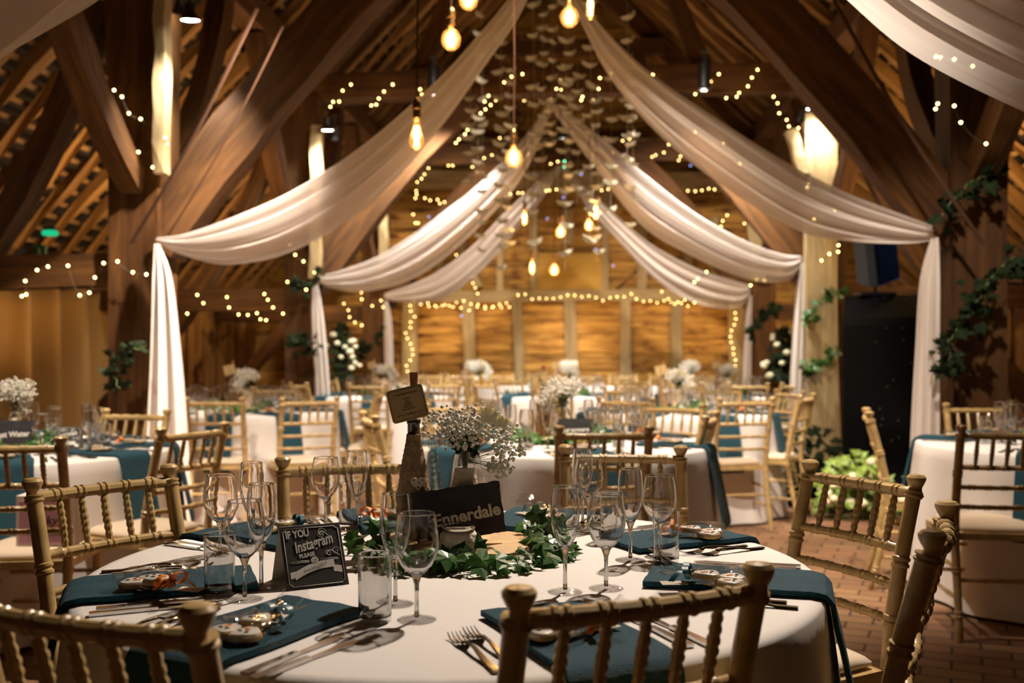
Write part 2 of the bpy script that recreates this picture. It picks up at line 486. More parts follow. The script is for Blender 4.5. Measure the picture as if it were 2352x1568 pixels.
def roofz(x): return PLZ+.12+(AISX-abs(x))*1.0
ceil = D.objects.new('ceiling', None); COL.objects.link(ceil); struct(ceil)
for sd in (-1, 1):
    b = MB()
    y0, y1 = -3, WALLY+.2
    p = [(sd*(AISX+.2), PLZ-.0), (0, PLZ+.2+AISX)]
    b.v = [Vector((p[0][0], y0, p[0][1]+.25)), Vector((p[1][0], y0, p[1][1]+.25)), Vector((p[1][0], y1, p[1][1]+.25)), Vector((p[0][0], y1, p[0][1]+.25)),
           Vector((p[0][0], y0, p[0][1]+.32)), Vector((p[1][0], y0, p[1][1]+.32)), Vector((p[1][0], y1, p[1][1]+.32)), Vector((p[0][0], y1, p[0][1]+.32))]
    for q in ((0, 1, 2, 3), (4, 7, 6, 5), (0, 4, 5, 1), (1, 5, 6, 2), (2, 6, 7, 3), (3, 7, 4, 0)): b.face(q)
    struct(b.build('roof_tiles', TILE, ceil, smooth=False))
    b = MB(); rot = Matrix.Rotation(sd*PI/4, 3, 'Y')
    n = 46
    for i in range(n):
        x = sd*(AISX*(i+.5)/n); b.box((x, 6.6, roofz(x)+.13), (.045, 19, .028), rot)
    struct(b.build('battens', BATTEN, ceil, smooth=False))
    raf = []
    for k in range(3):
        b = MB(); pts = []
        for i in range(9):
            x = sd*(AISX+.05)*(1-i/8); pts.append((x, random.uniform(-.02, .02), roofz(x)+.02))
        b.beam(pts, .095, .13, .009, up=(sd*-.7, 0, .7)); raf.append(b.mesh('rafter', RAFT, False))
    y = -1.2; i = 0
    while y < WALLY-.2:
        o = inst('rafter', raf[i % 3], ceil, (0, y, 0)); struct(o); y += .42; i += 1

# end wall: boards, studs and rails
wb = MB(); wb.box((0, WALLY+.12, 3.9), (10.4, .06, 7.8)); wback = struct(wb.build('wall_back', PANEL, smooth=False))
z = 0.0; i = 0
while z < 6.9:
    h = random.uniform(.24, .34)
    half = 5.15 if z+h < 2.2 else max(.2, AISX+.1-(z+h-2.1))
    b = MB(); b.box((0, 0, 0), (2*half, .045, h-.012)); o = b.build('wall_board', PLANK, wback, False, loc=(0, WALLY+.06+random.uniform(-.012, .012), z+h/2)); struct(o)
    z += h
def stud(px0, y0, px1, y1, wpx, nm='stud', m=OAKL, Y=WALLY-.04):
    a = PY(px0, y0, Y); c = PY(px1, y1, Y); s = FPX/15.9
    mid = (a+c)/2+Vector((random.uniform(-.03, .03), 0, 0))
    b = MB(); b.beam([a, (a+mid)/2+Vector((random.uniform(-.02, .02), 0, 0)), mid, (c+mid)/2, c], wpx/s, .10, .01, up=(0, 1, 0))
    return struct(b.build(nm, m, wback, False))
for a in ((1075, 690, 1075, 948, 27), (1185, 690, 1196, 950, 22), (1309, 690, 1311, 950, 27), (1438, 690, 1437, 950, 24), (1555, 690, 1553, 950, 25),
          (945, 690, 945, 955, 36), (1690, 690, 1690, 950, 36),
          (1150, 430, 1148, 668, 16), (1224, 430, 1228, 668, 16), (1302, 560, 1302, 480, 30), (1390, 430, 1390, 668, 14), (1475, 430, 1475, 668, 20),
          (1070, 470, 1052, 668, 16), (1010, 500, 1012, 668, 18), (1580, 470, 1582, 668, 18), (1640, 500, 1640, 668, 18)):
    stud(*a)
for a in ((900, 682, 1750, 676, 26), (960, 412, 1690, 418, 42), (1075, 330, 1500, 330, 24)):
    stud(*a, nm='rail')
stud(1380, 700, 1470, 610, 1, 'stud')
stud(1100, 660, 1062, 590, 17, 'stud'); stud(1560, 600, 1640, 665, 16, 'stud')
b = MB(); a0 = PY(1236, 582, WALLY-.02); a1 = PY(1386, 676, WALLY-.02)
b.box(((a0.x+a1.x)/2, WALLY-.03, (a0.z+a1.z)/2), (a1.x-a0.x, .07, a0.z-a1.z)); struct(b.build('hatch_panel', PANEL, wback, False))

for sd, nm in ((-1, 'wall_left'), (1, 'wall_right')):
    b = MB(); b.box((sd*5.2, 6.5, 1.05), (.08, 19.4, 2.1)); wl = struct(b.build(nm, BOARD, smooth=False))
    y = 11.2 if sd < 0 else 7.5; i = 0
    while y < WALLY-.2:
        wd = random.uniform(.16, .3)
        b = MB(); b.beam([(sd*5.12, y, .02), (sd*5.12, y+random.uniform(-.02, .02), .6), (sd*5.12, y+random.uniform(-.02, .02), 1.2), (sd*5.12, y, 1.85)], wd, .05, .012, up=(1, 0, 0))
        struct(b.build('slab_board', BOARD, wl, False)); y += wd+random.uniform(.01, .09)
    b = MB(); b.beam([(sd*5.02, yy, 1.95) for yy in range(-2, 17)], .2, .2, .012); struct(b.build('wall_plate', OAK, wl, False))

# curtains along the aisle wall
def curtain(name, label, sd, y0, y1, m, zt=1.86, amp=.11):
    b = MB(); n = int((y1-y0)*26)
    ph = [random.uniform(-.6, .6) for _ in range(400)]
    def fn(u, v):
        y = y0+(y1-y0)*u
        q = y*11+2.5*noise.noise((y*.9, 0, 0)); a = 1.3*sin(q)+.35*sin(2.3*q+v*1.2)
        k = .75+.35*v
        return (sd*(4.92-amp*a*k), y+.035*cos(q)+.05*noise.noise((y*2, v*1.2, 3))*v, zt-(zt-.03)*v)
    b.grid(fn, n, 8); o = b.build(name, m, None, ang=0); sm = o.modifiers.new('thickness', 'SOLIDIFY'); sm.thickness = .006
    return tag(o, label, 'curtain')
curtain('curtain', 'long brown pleated curtain hung below the aisle beam behind the Water slate table', -1, 4.6, 11.1, CURT)
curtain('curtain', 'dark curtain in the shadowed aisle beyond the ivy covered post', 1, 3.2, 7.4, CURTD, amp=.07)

# trusses
def arc(a, c, bulge, n=9):
    a, c = Vector(a), Vector(c); out = []
    for i in range(n+1):
        t = i/n; out.append(a.lerp(c, t)+Vector(bulge)*(4*t*(1-t)))
    return out
def truss(Y, label, front=False, last=False):
    t = thing('timber_truss', label, 'timber frame', (0, Y, 0), 0, 'oak aisled frames across the barn')
    for sd in (-1, 1):
        pz = [0, 1.0, 2.0, 3.0, 3.9]
        b = MB(); b.beam([(sd*POSTX, 0, z) for z in pz], [.33, .32, .33, .36, .42], .32, .012, up=(0, 1, 0)); b.build('post', OAK, t, False)
        b = MB(); b.beam(arc((sd*(POSTX-.1), 0, 1.95), (sd*.95, 0, TIEZ-.1), (sd*-.0, 0, .10)), [.34]*4+[.33]*6, .2, .012, up=(0, 1, 0)) ; b.build('brace', OAK, t, False)
        for dy in (-1, 1):
            if last and dy == 1: continue
            b = MB(); b.beam(arc((sd*POSTX, dy*.13, 2.35), (sd*(POSTX+.02), dy*1.5, 4.15), (0, dy*.14, -.16)), .15, .20, .01); b.build('plate_brace', OAK, t, False)
        b = MB(); b.beam([(sd*(POSTX+.1), 0, 1.78), (sd*3.9, 0, 1.76), (sd*5.0, 0, 1.78)], .2, .22, .012); b.build('aisle_tie', OAK, t, False)
        b = MB(); b.beam(arc((sd*4.9, 0, .6), (sd*3.0, 0, 3.6), (sd*-.25, 0, .0)), .16, .18, .012, up=(0, 1, 0)); b.build('aisle_strut', OAK, t, False)
        b = MB(); b.beam([(sd*1.5, 0, TIEZ+.12), (sd*.9, 0, 5.6)], .16, .14, .01); b.build('queen_strut', OAK, t, False)
        b = MB(); b.beam([(sd*2.9, .18, TIEZ-.1), (sd*.05, .18, 6.9)], .15, .16, .01); b.build('principal', OAK, t, False)
    b = MB(); b.beam([(x, 0, TIEZ+.05*(1-abs(x)/3)) for x in (-3.2, -2, -1, 0, 1, 2, 3.2)], .26, .28, .014); b.build('tie_beam', OAK, t, False)
    b = MB(); b.beam([(-1.4, 0, 5.5), (0, 0, 5.53), (1.4, 0, 5.5)], .16, .2, .012); b.build('collar', OAK, t, False)
    return t
truss(TR_Y[0], 'oak frame closest to the viewer, only its top timbers in view')
truss(TR_Y[1], 'heavy oak frame with curved braces carrying the first full pair of white swags')
truss(TR_Y[2], 'second oak frame with fairy lights wound along its tie beam')
truss(TR_Y[3], 'last oak frame standing just before the boarded end wall', last=True)
for sd in (-1, 1):
    b = MB(); b.beam([(sd*(POSTX+.02), y, 4.27) for y in range(-2, 17)], .24, .24, .014)
    o = b.build('arcade_plate', OAK, None, False); tag(o, ('arcade beam above the curtain aisle posts' if sd < 0 else 'arcade beam above the booth aisle posts'), 'beam')
b = MB(); b.beam([(0, y, 6.98) for y in range(-2, 17, 2)], .12, .2, .01); tag(b.build('ridge_beam', OAK, None, False), 'ridge beam along the top of the dark roof', 'beam')

def prop(label, px0, y0, px1, y1, Y, w_, d_=.12):  # pale oak strips put the lamplight on post faces into the colour
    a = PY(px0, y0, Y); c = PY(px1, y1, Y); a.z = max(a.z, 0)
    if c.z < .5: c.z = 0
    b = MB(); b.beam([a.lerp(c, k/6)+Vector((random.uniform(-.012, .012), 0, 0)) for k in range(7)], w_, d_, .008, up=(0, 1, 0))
    tag(b.build('pale_as_lit_timber', OAKL, None, False), label, 'pale timber')
prop('slim pale strip standing in for the lamplit face of the first curtain side post', 376, -20, 370, 400, 6.33, .07)
prop('slim pale strip as lamplit face of the second curtain side post under the lamp pair', 728, 290, 724, 640, 10.15, .10)
prop('slim pale strip as lamplit face of the last curtain side post under the starry lamp', 884, 440, 878, 660, 13.85, .11)
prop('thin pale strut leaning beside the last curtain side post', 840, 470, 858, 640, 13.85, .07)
prop('broad grey oak post behind the booth, coloured pale as lit by the brightest lamp', 1882, 262, 1892, 1200, 10.12, .30)
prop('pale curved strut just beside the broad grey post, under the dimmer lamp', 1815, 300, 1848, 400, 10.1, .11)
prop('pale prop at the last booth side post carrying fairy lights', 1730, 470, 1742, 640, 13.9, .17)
# ================================================================== SHEER SWAGS AND DRAPES
def pl_interp(pts, t):
    n = len(pts)-1; x = t*n; i = min(int(x), n-1); f = x-i
    p0 = pts[max(i-1, 0)]; p1 = pts[i]; p2 = pts[i+1]; p3 = pts[min(i+2, n)]
    return .5*((2*p1)+(p2-p0)*f+(2*p0-5*p1+4*p2-p3)*f*f+(3*p1-p0-3*p2+p3)*f*f*f)
def swag(label, Y, rows, folds=4):
    up = [PY(u[0], u[1], Y) for u, l in rows]; lo = [PY(l[0], l[1], Y) for u, l in rows]
    b = MB(); sd = random.uniform(0, 50)
    def fn(u, v):
        a = pl_interp(up, u); c = pl_interp(lo, u); p = a.lerp(c, v)
        wd = (c-a).length
        y = wd*.20*sin(v*folds*PI*1.5+1.2*sin(u*4+sd)+sd)+wd*.09*sin(v*folds*4.3*PI/1.5+sd*2+u*3)
        y += -wd*.25*sin(v*PI)
        p.y += y
        return p
    b.grid(fn, 56, 44)
    o = b.build('voile_swag', SHEER, None, ang=0)
    return tag(o, label, 'fabric swag', 'white voile swags from ridge to posts')
SW = [
 ('sheer white swag cropped at the top corner above the curtain aisle', 2.9, [((-420, 20), (-420, 330)), ((-200, -60), (-200, 260)), ((0, -140), (0, 160)), ((140, -220), (150, 75)), ((300, -320), (290, -20)), ((480, -470), (470, -190))]),
 ('sheer white swag cropped at the top corner above the booth aisle', 2.9, [((1790, -330), (1780, -150)), ((1990, -190), (1930, -25)), ((2190, -70), (2100, 112)), ((2400, 50), (2330, 240)), ((2620, 160), (2560, 350)), ((2800, 270), (2800, 400))]),
 ('big white swag tied at the curtain side post of the first full frame', 6.35, [((360, 546), (361, 556)), ((440, 533), (415, 585)), ((570, 487), (520, 606)), ((700, 425), (672, 572)), ((850, 325), (850, 462)), ((1000, 195), (1005, 298)), ((1100, 85), (1115, 150)), ((1190, -25), (1195, 35)), ((1245, -110), (1248, -90))]),
 ('big white swag tied at the ivy covered post of the first full frame', 6.35, [((2141, 520), (2143, 552)), ((2070, 495), (2080, 560)), ((1930, 440), (1960, 557)), ((1790, 362), (1830, 530)), ((1640, 262), (1665, 430)), ((1500, 165), (1520, 315)), ((1400, 75), (1405, 185)), ((1315, -25), (1330, 45)), ((1262, -110), (1262, -90))]),
 ('middle white swag tied beside the floral pedestal on the curtain side', 10.25, [((722, 634), (723, 646)), ((780, 622), (765, 662)), ((880, 585), (850, 668)), ((990, 515), (975, 628)), ((1110, 420), (1105, 520)), ((1205, 320), (1205, 400)), ((1262, 233), (1268, 250))]),
 ('middle white swag tied at the grey post beside the booth', 10.25, [((1841, 588), (1843, 606)), ((1790, 580), (1808, 645)), ((1690, 540), (1720, 640)), ((1580, 475), (1600, 590)), ((1470, 390), (1475, 515)), ((1360, 300), (1360, 375)), ((1268, 233), (1265, 250))]),
 ('farthest small white swag tied on the curtain side before the end wall', 13.95, [((883, 674), (885, 688)), ((930, 658), (925, 693)), ((1010, 620), (1000, 690)), ((1090, 560), (1085, 638)), ((1160, 490), (1160, 560)), ((1230, 425), (1232, 475)), ((1285, 378), (1289, 390))]),
 ('farthest small white swag tied on the booth side before the end wall', 13.95, [((1721, 655), (1723, 676)), ((1680, 645), (1695, 708)), ((1590, 615), (1610, 700)), ((1500, 565), (1515, 650)), ((1420, 500), (1425, 560)), ((1350, 435), (1350, 475)), ((1290, 378), (1291, 390))]),
]
for a in SW: swag(*a)
def drape(label, Y, rows):
    """rows: (xl, xr, y) down the fall"""
    A = [PY(r[0], r[2], Y) for r in rows]; B = [PY(r[1], r[2], Y) for r in rows]
    A[-1].z = max(A[-1].z, .02); B[-1].z = max(B[-1].z, .02); sd = random.uniform(0, 9)
    b = MB()
    def fn(u, v):
        a = pl_interp(A, u); c = pl_interp(B, u); p = a.lerp(c, v); p.z = max(p.z, .015)
        wd = (c-a).length
        p.y += wd*.16*sin(v*PI*6+sd+.6*sin(u*3))+wd*.06*sin(v*PI*15+sd)-wd*.25*sin(v*PI)
        return p
    b.grid(fn, 30, 44); o = b.build('voile_drape', SHEER, None, ang=0)
    return tag(o, label, 'fabric drape', 'white voile falls down the posts')
drape('long white voile fall down the oak post next to the brown curtains', 6.3, [(354, 366, 560), (348, 394, 640), (342, 412, 800), (334, 424, 950), (322, 436, 1150), (318, 440, 1245)])
drape('white voile fall down the ivy covered oak post behind the booth side table', 6.3, [(2140, 2156, 545), (2116, 2160, 640), (2106, 2160, 800), (2098, 2160, 950), (2090, 2160, 1150), (2088, 2160, 1262)])
drape('white voile fall beside the floral pedestal on the curtain side', 10.2, [(718, 730, 652), (715, 742, 720), (718, 750, 800), (724, 758, 900), (724, 765, 1070)])
drape('white voile fall down the grey post beside the black booth', 10.2, [(1840, 1850, 604), (1828, 1858, 680), (1822, 1858, 780), (1815, 1855, 900), (1812, 1856, 1078)])
drape('small white voile fall at the curtain end of the head table', 13.9, [(882, 890, 692), (881, 900, 740), (882, 904, 850), (882, 906, 1000)])
drape('small white voile fall at the booth end of the head table', 13.9, [(1719, 1727, 678), (1713, 1727, 740), (1708, 1726, 850), (1706, 1726, 1000)])

# ================================================================== LAMPS, PENDANTS, FAIRY LIGHTS
def downlight_proto():
    t = thing('downlight', 'spare', 'lamp', (0, 0, 0))
    b = MB(); b.lathe([(.02, .17), (.045, .16), (.05, .09), (.055, .07), (.10, .0), (.095, .0), (.05, .065), (.0, .07)], 20); b.build('lamp_housing', BLACKM, t)
    b = MB(); b.lathe([(.088, .012), (.06, .004), (0, .0)], 20); b.build('lamp_lens', LAMPF, t)
    b = MB(); b.tube([(0, 0, .16), (0, 0, .20), (-.0, 0, .30)], .012, 6); b.box((0, 0, .30), (.06, .06, .02)); b.build('bracket', BLACKM, t)
    return t
def snoot_proto():  # made-up housing for the added spots, deep enough to hide the lens
    t = thing('added_snoot_spot', 'spare', 'lamp')
    b = MB(); b.lathe([(.0, .16), (.05, .15), (.062, .12), (.066, -.12), (.060, -.12), (.056, .08), (0, .09)], 20); b.build('lamp_tube', BLACKM, t)
    b = MB(); b.lathe([(0, .075), (.05, .078), (.0, .085)], 16); b.build('lamp_lens', LAMPF, t)
    b = MB(); b.tube([(0, 0, .15), (0, 0, .24)], .012, 6); b.box((0, 0, .24), (.06, .06, .02)); b.build('bracket', BLACKM, t)
    return t
SNP = Proto(snoot_proto())
DP = Proto(downlight_proto())
for i, (p, t, e, c, col) in enumerate(DOWN):
    lab = ['above the Ennerdale table', 'over the gift bag chair', 'aimed at the first voile fall beside the brown curtains', 'above the booth side table', 'above the middle table', 'above the second curtain side table',
           'above the second booth side table', 'above the third row on the curtain side', 'above the third row on the booth side', 'above the long head table'][i]
    SNP.put('added black tube spotlight on timbers '+lab, p, (0, 0, 0), 'added spots on the timbers')
# visible pairs of dome lamps on the posts, lighting the timber next to them
PL = [  # px,py,Y, dx to post, label, power
    (437, 48, 6.2, (-2.4, 6.4, 2.3), 'lower white dome lamp beside the pale lit oak post under the corner swag', 210),
    (418, 28, 6.5, None, 'upper dome lamp seen end on beside the pale lit oak post', 0),
    (752, 300, 9.95, (-2.5, 10.15, 2.9), 'bright dome lamp on the second curtain side post, the inner of its pair', 170),
    (770, 316, 10.3, None, 'bright dome lamp on the second curtain side post, the outer of its pair', 0),
    (906, 434, 13.6, (-2.60, 14.0, 2.6), 'small starry dome lamp on the last curtain side post', 38),
    (1866, 251, 9.9, (2.66, 10.3, 3.0), 'brightest dome lamp on the grey post above the booth', 105),
    (1838, 276, 10.5, None, 'dimmer dome lamp tucked behind the brightest one over the booth', 0)]
for px, py, Y, tg, lab, e in PL:
    p = PY(px, py, Y)
    rx = (0.55, 0.15, 0) if e == 0 else (0.12, 0, 0)
    DP.put(lab, p, rx, 'dome lamps on the posts', .68 if Y < 7 else .78)
    if e: lamp('SPOT', p-Vector((0, 0, .06)), e, COOL, .05, tg, 95, .9, name='post_lamp')
    else: lamp('SPOT', p-Vector((0, 0, .06)), 12, COOL, .05, p+Vector((0, .6, -1.4)), 80, .9, name='post_lamp')

def pendant(kind):
    t = thing('pendant_bulb', 'spare', 'pendant light')
    b = MB(); b.tube([(0, 0, .085), (.004, 0, .5), (-.004, 0, 1.1), (0, 0, 1.75)], .0035, 6); b.build('cord', CORD, t)
    b = MB(); b.lathe([(.004, .10), (.012, .092), (.016, .08), (.019, .078), (.019, .055), (.022, .053), (.022, .045), (.018, .043), (.018, .005), (.014, 0)], 14); b.build('bulb_holder', BRASS, t)
    if kind == 'globe': pr = [(.013, 0), (.016, -.012), (.036, -.026), (.046, -.048), (.0475, -.066), (.041, -.092), (.022, -.11), (0, -.114)]; fh = (-.03, -.09)
    elif kind == 'tear': pr = [(.013, 0), (.016, -.015), (.020, -.045), (.030, -.08), (.033, -.10), (.028, -.122), (.012, -.136), (.004, -.142), (0, -.144)]; fh = (-.03, -.115)
    else: pr = [(.013, 0), (.017, -.02), (.018, -.12), (.012, -.138), (0, -.145)]; fh = (-.02, -.12)
    b = MB(); b.lathe(pr, 18); b.build('bulb_glass', AMBG, t, ang=0)
    b = MB()
    for k in range(6):
        a = k*PI/3; b.tube([(.007*cos(a), .007*sin(a), fh[0]), (.010*cos(a+.3), .010*sin(a+.3), (fh[0]+fh[1])/2), (.007*cos(a+.5), .007*sin(a+.5), fh[1])], .0024, 5)
    b.build('filament', FILA, t)
    return Proto(t)
PG, PTR, PTU = pendant('globe'), pendant('tear'), pendant('tube')
PEND = [(PG, 1036, 62, 4.9, 'amber globe bulb with the glowing filament hanging in front of the big curtain side swag'),
 (PTR, 957, 274, 4.45, 'amber teardrop bulb hanging lowest on the long brown cord by the big swag'),
 (PG, 1180, 336, 5.4, 'amber globe bulb hanging lowest on the centre cord in front of the petal strings'),
 (PG, 1308, 12, 5.2, 'amber globe bulb close to the top of the booth side swag'),
 (PG, 1076, -30, 5.0, 'amber globe bulb cut by the upper edge above the first globe'),
 (PTU, 1356, -20, 5.0, 'amber tube bulb cut by the upper edge beside the booth side swag'),
 (PTR, 1205, 484, 9.6, 'far teardrop bulb in front of the last curtain side swag'),
 (PG, 1288, 517, 8.9, 'far globe bulb under the paper petal strings at the centre'),
 (PG, 1353, 503, 9.6, 'far globe bulb just beside the far tube bulb'),
 (PTU, 1368, 470, 9.0, 'far tube bulb in front of the last booth side swag'),
 (PTR, 1222, 596, 9.4, 'far teardrop bulb glowing over the hatch panel edge of the end wall'),
 (PG, 1273, 606, 9.6, 'far globe bulb glowing in the middle of the hatch panel')]
for pr, px, py, dd, lab in PEND:
    p = PD(px, py, dd); pr.put(lab, p, 0, 'amber filament pendants')
    lamp('POINT', p-Vector((0, 0, .06)), 5 if dd < 6 else 6, (1, .62, .28), .04, name='pendant_lamp')

led = MB(); led.ball((0, 0, 0), .0085, 1)
LED = led.mesh('bulb', FAIRY, True, 0); LEDB = led.mesh('bulb_blue', FAIRYB, True, 0); LEDG = led.mesh('bulb_green', FAIRYG, True, 0)
def fairy(label, Y, pts, mesh=None, dj=.04):
    P = [PY(x, y, Y+random.uniform(-dj, dj)) for x, y in pts]; o = P[0]
    t = thing('fairy_light_string', label, 'fairy lights', o, 0, 'warm fairy light strings')
    b = MB(); path = []
    for i in range(len(P)-1):
        a, c = P[i]-o, P[i+1]-o; d = (c-a).length
        for k in range(4):
            f = k/4; q = a.lerp(c, f); q.z -= min(.25, d*.12)*4*f*(1-f); path.append(q)
    path.append(P[-1]-o)
    b.tube(path, .0022, 4); b.build('wire', WIRE, t, smooth=True, ang=0)
    for p in P: inst('bulb', mesh or LED, t, p-o)
    return t
def pts(s): return [tuple(float(q) for q in a.split(',')) for a in s.split()]
def scal(x0, x1, y0, sag, n, k, jit=3):
    out = []
    for i in range(n):
        f = i/(n-1); g = (f*k) % 1
        out.append((x0+(x1-x0)*f, y0+sag*4*g*(1-g)+random.uniform(-jit, jit)*1.6))
    return out
F = [
 ('fairy lights looped over the aisle beam above the brown curtains', 6.33, '50,680 60,676 58,645 85,620 110,612 156,610 183,678 205,672 218,637 238,604 270,600 305,625 336,630'),
 ('fairy lights climbing the curved brace and post under the corner swag', 6.3, '262,207 280,222 296,260 323,273 365,294 380,316 383,330 318,349 351,384 371,384'),
 ('fairy lights trailing down the second curtain side post through ivy', 10.1, '667,562 678,585 697,600 718,610 722,625 660,647 676,660 703,665'),
 ('fairy lights hooked along the aisle tie between the first and second posts', 10.2, '430,720 453,677 467,696 521,682 526,706 548,722 569,723 590,719 598,733 611,735 607,675 615,688 627,706 650,720'),
 ('fairy lights on the tie beam at the dome lamp end', 10.2, '759,245 765,234 779,233 787,208 806,194 853,242 864,240 870,226 882,210 902,194'),
 ('fairy lights seen through the big curtain side swag', 10.2, '969,217 983,197 997,180 965,205'),
 ('fairy lights running up the curved brace to the swag peak', 10.2, '1047,328 1054,320 1068,308 1074,298 1085,286 1100,273 1104,260 1115,251 1127,241 1139,230 1122,220 1113,233 1158,189 1175,176 1200,170'),
 ('fairy lights around the peak where the middle swags meet', 10.2, '1204,231 1216,240 1265,228 1288,206 1278,204 1287,183 1335,230 1338,222 1363,230 1379,230 1375,204 1378,179 1403,168 1434,231 1449,222 1434,229'),
 ('fairy lights on the tie beam on the booth side of the peak', 10.2, '1500,172 1597,216 1622,207 1633,187 1651,170 1668,225 1692,222 1698,213 1718,198 1727,178 1740,160 1777,222 1786,237 1790,260 1807,275 1812,290 1834,294'),
 ('fairy lights bunched by the lit grey post over the booth', 10.1, '1932,303 1922,312 1925,308 1918,370 1910,378 1895,402 1921,402'),
 ('fairy lights on the lower part of the grey post', 9.9, '1926,563 1925,578 1905,583 1887,598'),
 ('fairy lights tangled on the beam left of the low filament bulb', 13.9, '1003,346 993,359 984,386 970,384 952,384 975,400 968,410 958,418 956,438 957,446 954,455 976,455 988,460 1005,458 1010,467 1021,464'),
 ('fairy lights hanging on the end beam behind the low globe bulb', 13.9, '1030,380 1040,380 1085,383 1092,382 1112,363 1130,356 1148,335 1148,317 1172,445 1190,443 1200,443 1214,355 1228,343 1255,438 1262,437 1278,435'),
 ('fairy lights along the end beam in the middle of the petal strings', 13.9, '1265,376 1281,371 1304,345 1315,432 1368,435 1382,437 1397,434 1408,349 1430,323 1446,319'),
 ('fairy lights swagged on the end beam behind the booth side swags', 13.9, '1498,360 1506,356 1525,350 1536,332 1559,368 1563,359 1575,350'),
 ('fairy lights draped round the booth side corner of the end beam', 13.9, '1580,438 1597,439 1612,437 1628,433 1641,435 1657,429 1663,431 1670,446 1670,494 1660,507 1656,520'),
 ('fairy lights showing on the pale post behind the booth side swags', 13.9, '1710,513 1722,500 1720,520 1728,535 1734,538 1743,553'),
 ('fairy lights on the rough post near the last curtain side lamp', 13.9, '949,492 954,512 960,512 853,487 869,494 877,513 880,528 879,538'),
 ('fairy lights dropping in the bay behind the curtain side swags', 13.92, '830,672 831,687 855,702 875,690 880,705 790,697 800,712 803,728 815,740 831,747'),
 ('short run of fairy lights above the wall rail near the curtain end', 15.8, '1043,567 1048,585 1083,634 1086,650 1091,661 1097,674'),
 ('few fairy lights on the ivy covered post near the dark corner', 6.1, '2149,250 2154,238 2192,243 2207,281 2265,330'),
 ('few fairy lights shining through the big booth side swag', 7.4, '1498,172 1569,228 1597,303 1661,330 1700,376 1774,410 1854,430 1858,420 1918,483 1870,503'),
 ('few fairy lights showing through the corner swag on the booth side', 3.6, '2150,130 2160,132 2192,136 2234,152'),
 ('fairy lights shining at the tie end of the middle booth side swag', 10.3, '1595,648 1603,640 1623,624 1738,642 1755,644 1724,655'),
]
for lab, Y, s in F: fairy(lab, Y, pts(s))
fairy('dense fairy light swag along the end wall rail, curtain end', 15.87, scal(950, 1180, 690, 12, 15, 2.0) , dj=.05)
fairy('second looser fairy light loop under the curtain end of the wall rail', 15.87, scal(985, 1170, 702, 8, 11, 1.0, 5))
fairy('dense fairy light swag along the middle of the end wall rail', 15.87, scal(1190, 1450, 676, 10, 17, 2.0))
fairy('dense fairy light swag along the end wall rail, booth end', 15.87, scal(1462, 1700, 682, 12, 16, 2.0))
fairy('second looser fairy light loop at the booth end of the wall rail', 15.87, scal(1520, 1640, 672, 26, 9, 1.0, 4))
fairy('fairy light column wound down the curtain end wall post', 15.85, [(943+6*sin(i*.9)+random.uniform(-4, 4)-(i*.3), 702+i*12.5) for i in range(13)])
fairy('fairy light column wound down the booth end wall post', 15.85, [(1682+5*sin(i*.9)+random.uniform(-3, 3)+(i*.25), 705+i*13.5) for i in range(12)])
fairy('sparse blue fairy lights scattered against the end wall boards', 15.86, [(985, 498), (1257, 502), (1368, 573), (1408, 610), (1335, 400), (1294, 453), (1586, 380), (1225, 402), (1060, 725)], LEDB)
fairy('single green fairy light under the last swag peak', 13.8, [(1296, 383), (1297, 370)], LEDG)

# hanging paper petals
pb = MB()
def petfn(u, v):
    a = (u-.5)*PI; r = .052*v
    return (r*1.05*sin(a), .022*(1-v)+.012*sin(a*3)*v, -r*cos(a)*.8+.012*v)
pb.grid(petfn, 12, 4)
def petfn2(u, v):
    x, y, z = petfn(u, v); return (x, -y-.004, z)
pb.grid(petfn2, 12, 4)
PETM = pb.mesh('petal', PAPER, True, 0)
cols = [(1078, 200, 425, 7.9), (1106, 60, 590, 8.6), (1096, 300, 400, 9.4), (1150, 120, 625, 8.2), (1168, 190, 560, 9.6), (1224, -20, 560, 7.4), (1246, 60, 430, 8.8), (1268, -10, 330, 9.6),
        (1298, -20, 620, 7.8), (1306, 120, 440, 9.2), (1326, 200, 470, 8.4), (1354, 30, 560, 7.6), (1372, 260, 600, 9.0), (1402, 170, 480, 8.2), (1440, -10, 380, 7.3), (1452, 180, 560, 9.1)]
labs = ['at the curtain side end', 'second from the curtain side end', 'behind the first two', 'passing in front of the middle swag', 'short, behind the middle swag', 'close to the centre cord',
        'just behind the centre cord', 'high, right at the swag peak', 'longest, through the swag peak', 'short, behind the longest one', 'below the swag peak on the booth side', 'in front of the last booth side swag',
        'low, in front of the hatch panel', 'beside the booth side swag', 'at the booth side end', 'behind the booth side end one']
for (px, y0, y1, dd), lb in zip(cols, labs):
    a = PD(px, y0-60, dd); c = PD(px+random.uniform(-4, 4), y1, dd); ln = a.z-c.z
    a.z = min(a.z, 5.2)
    t = thing('petal_garland', 'thread of folded cream paper petals, '+lb, 'paper garland', a, 0, 'hanging paper petal threads')
    b = MB(); b.tube([(0, 0, 0), (.01, 0, -ln/2), (0, 0, -ln)], .0012, 4); b.build('thread', TWINE, t)
    z = .12
    while z < ln:
        inst('petal', PETM, t, (random.uniform(-.02, .02), random.uniform(-.02, .02), -z), (random.uniform(-.25, .25), random.uniform(-.35, .35), random.uniform(-.7, .7)), (random.uniform(.85, 1.2),)*3)
        z += random.choice((.095, .12, .13, .17, .22))

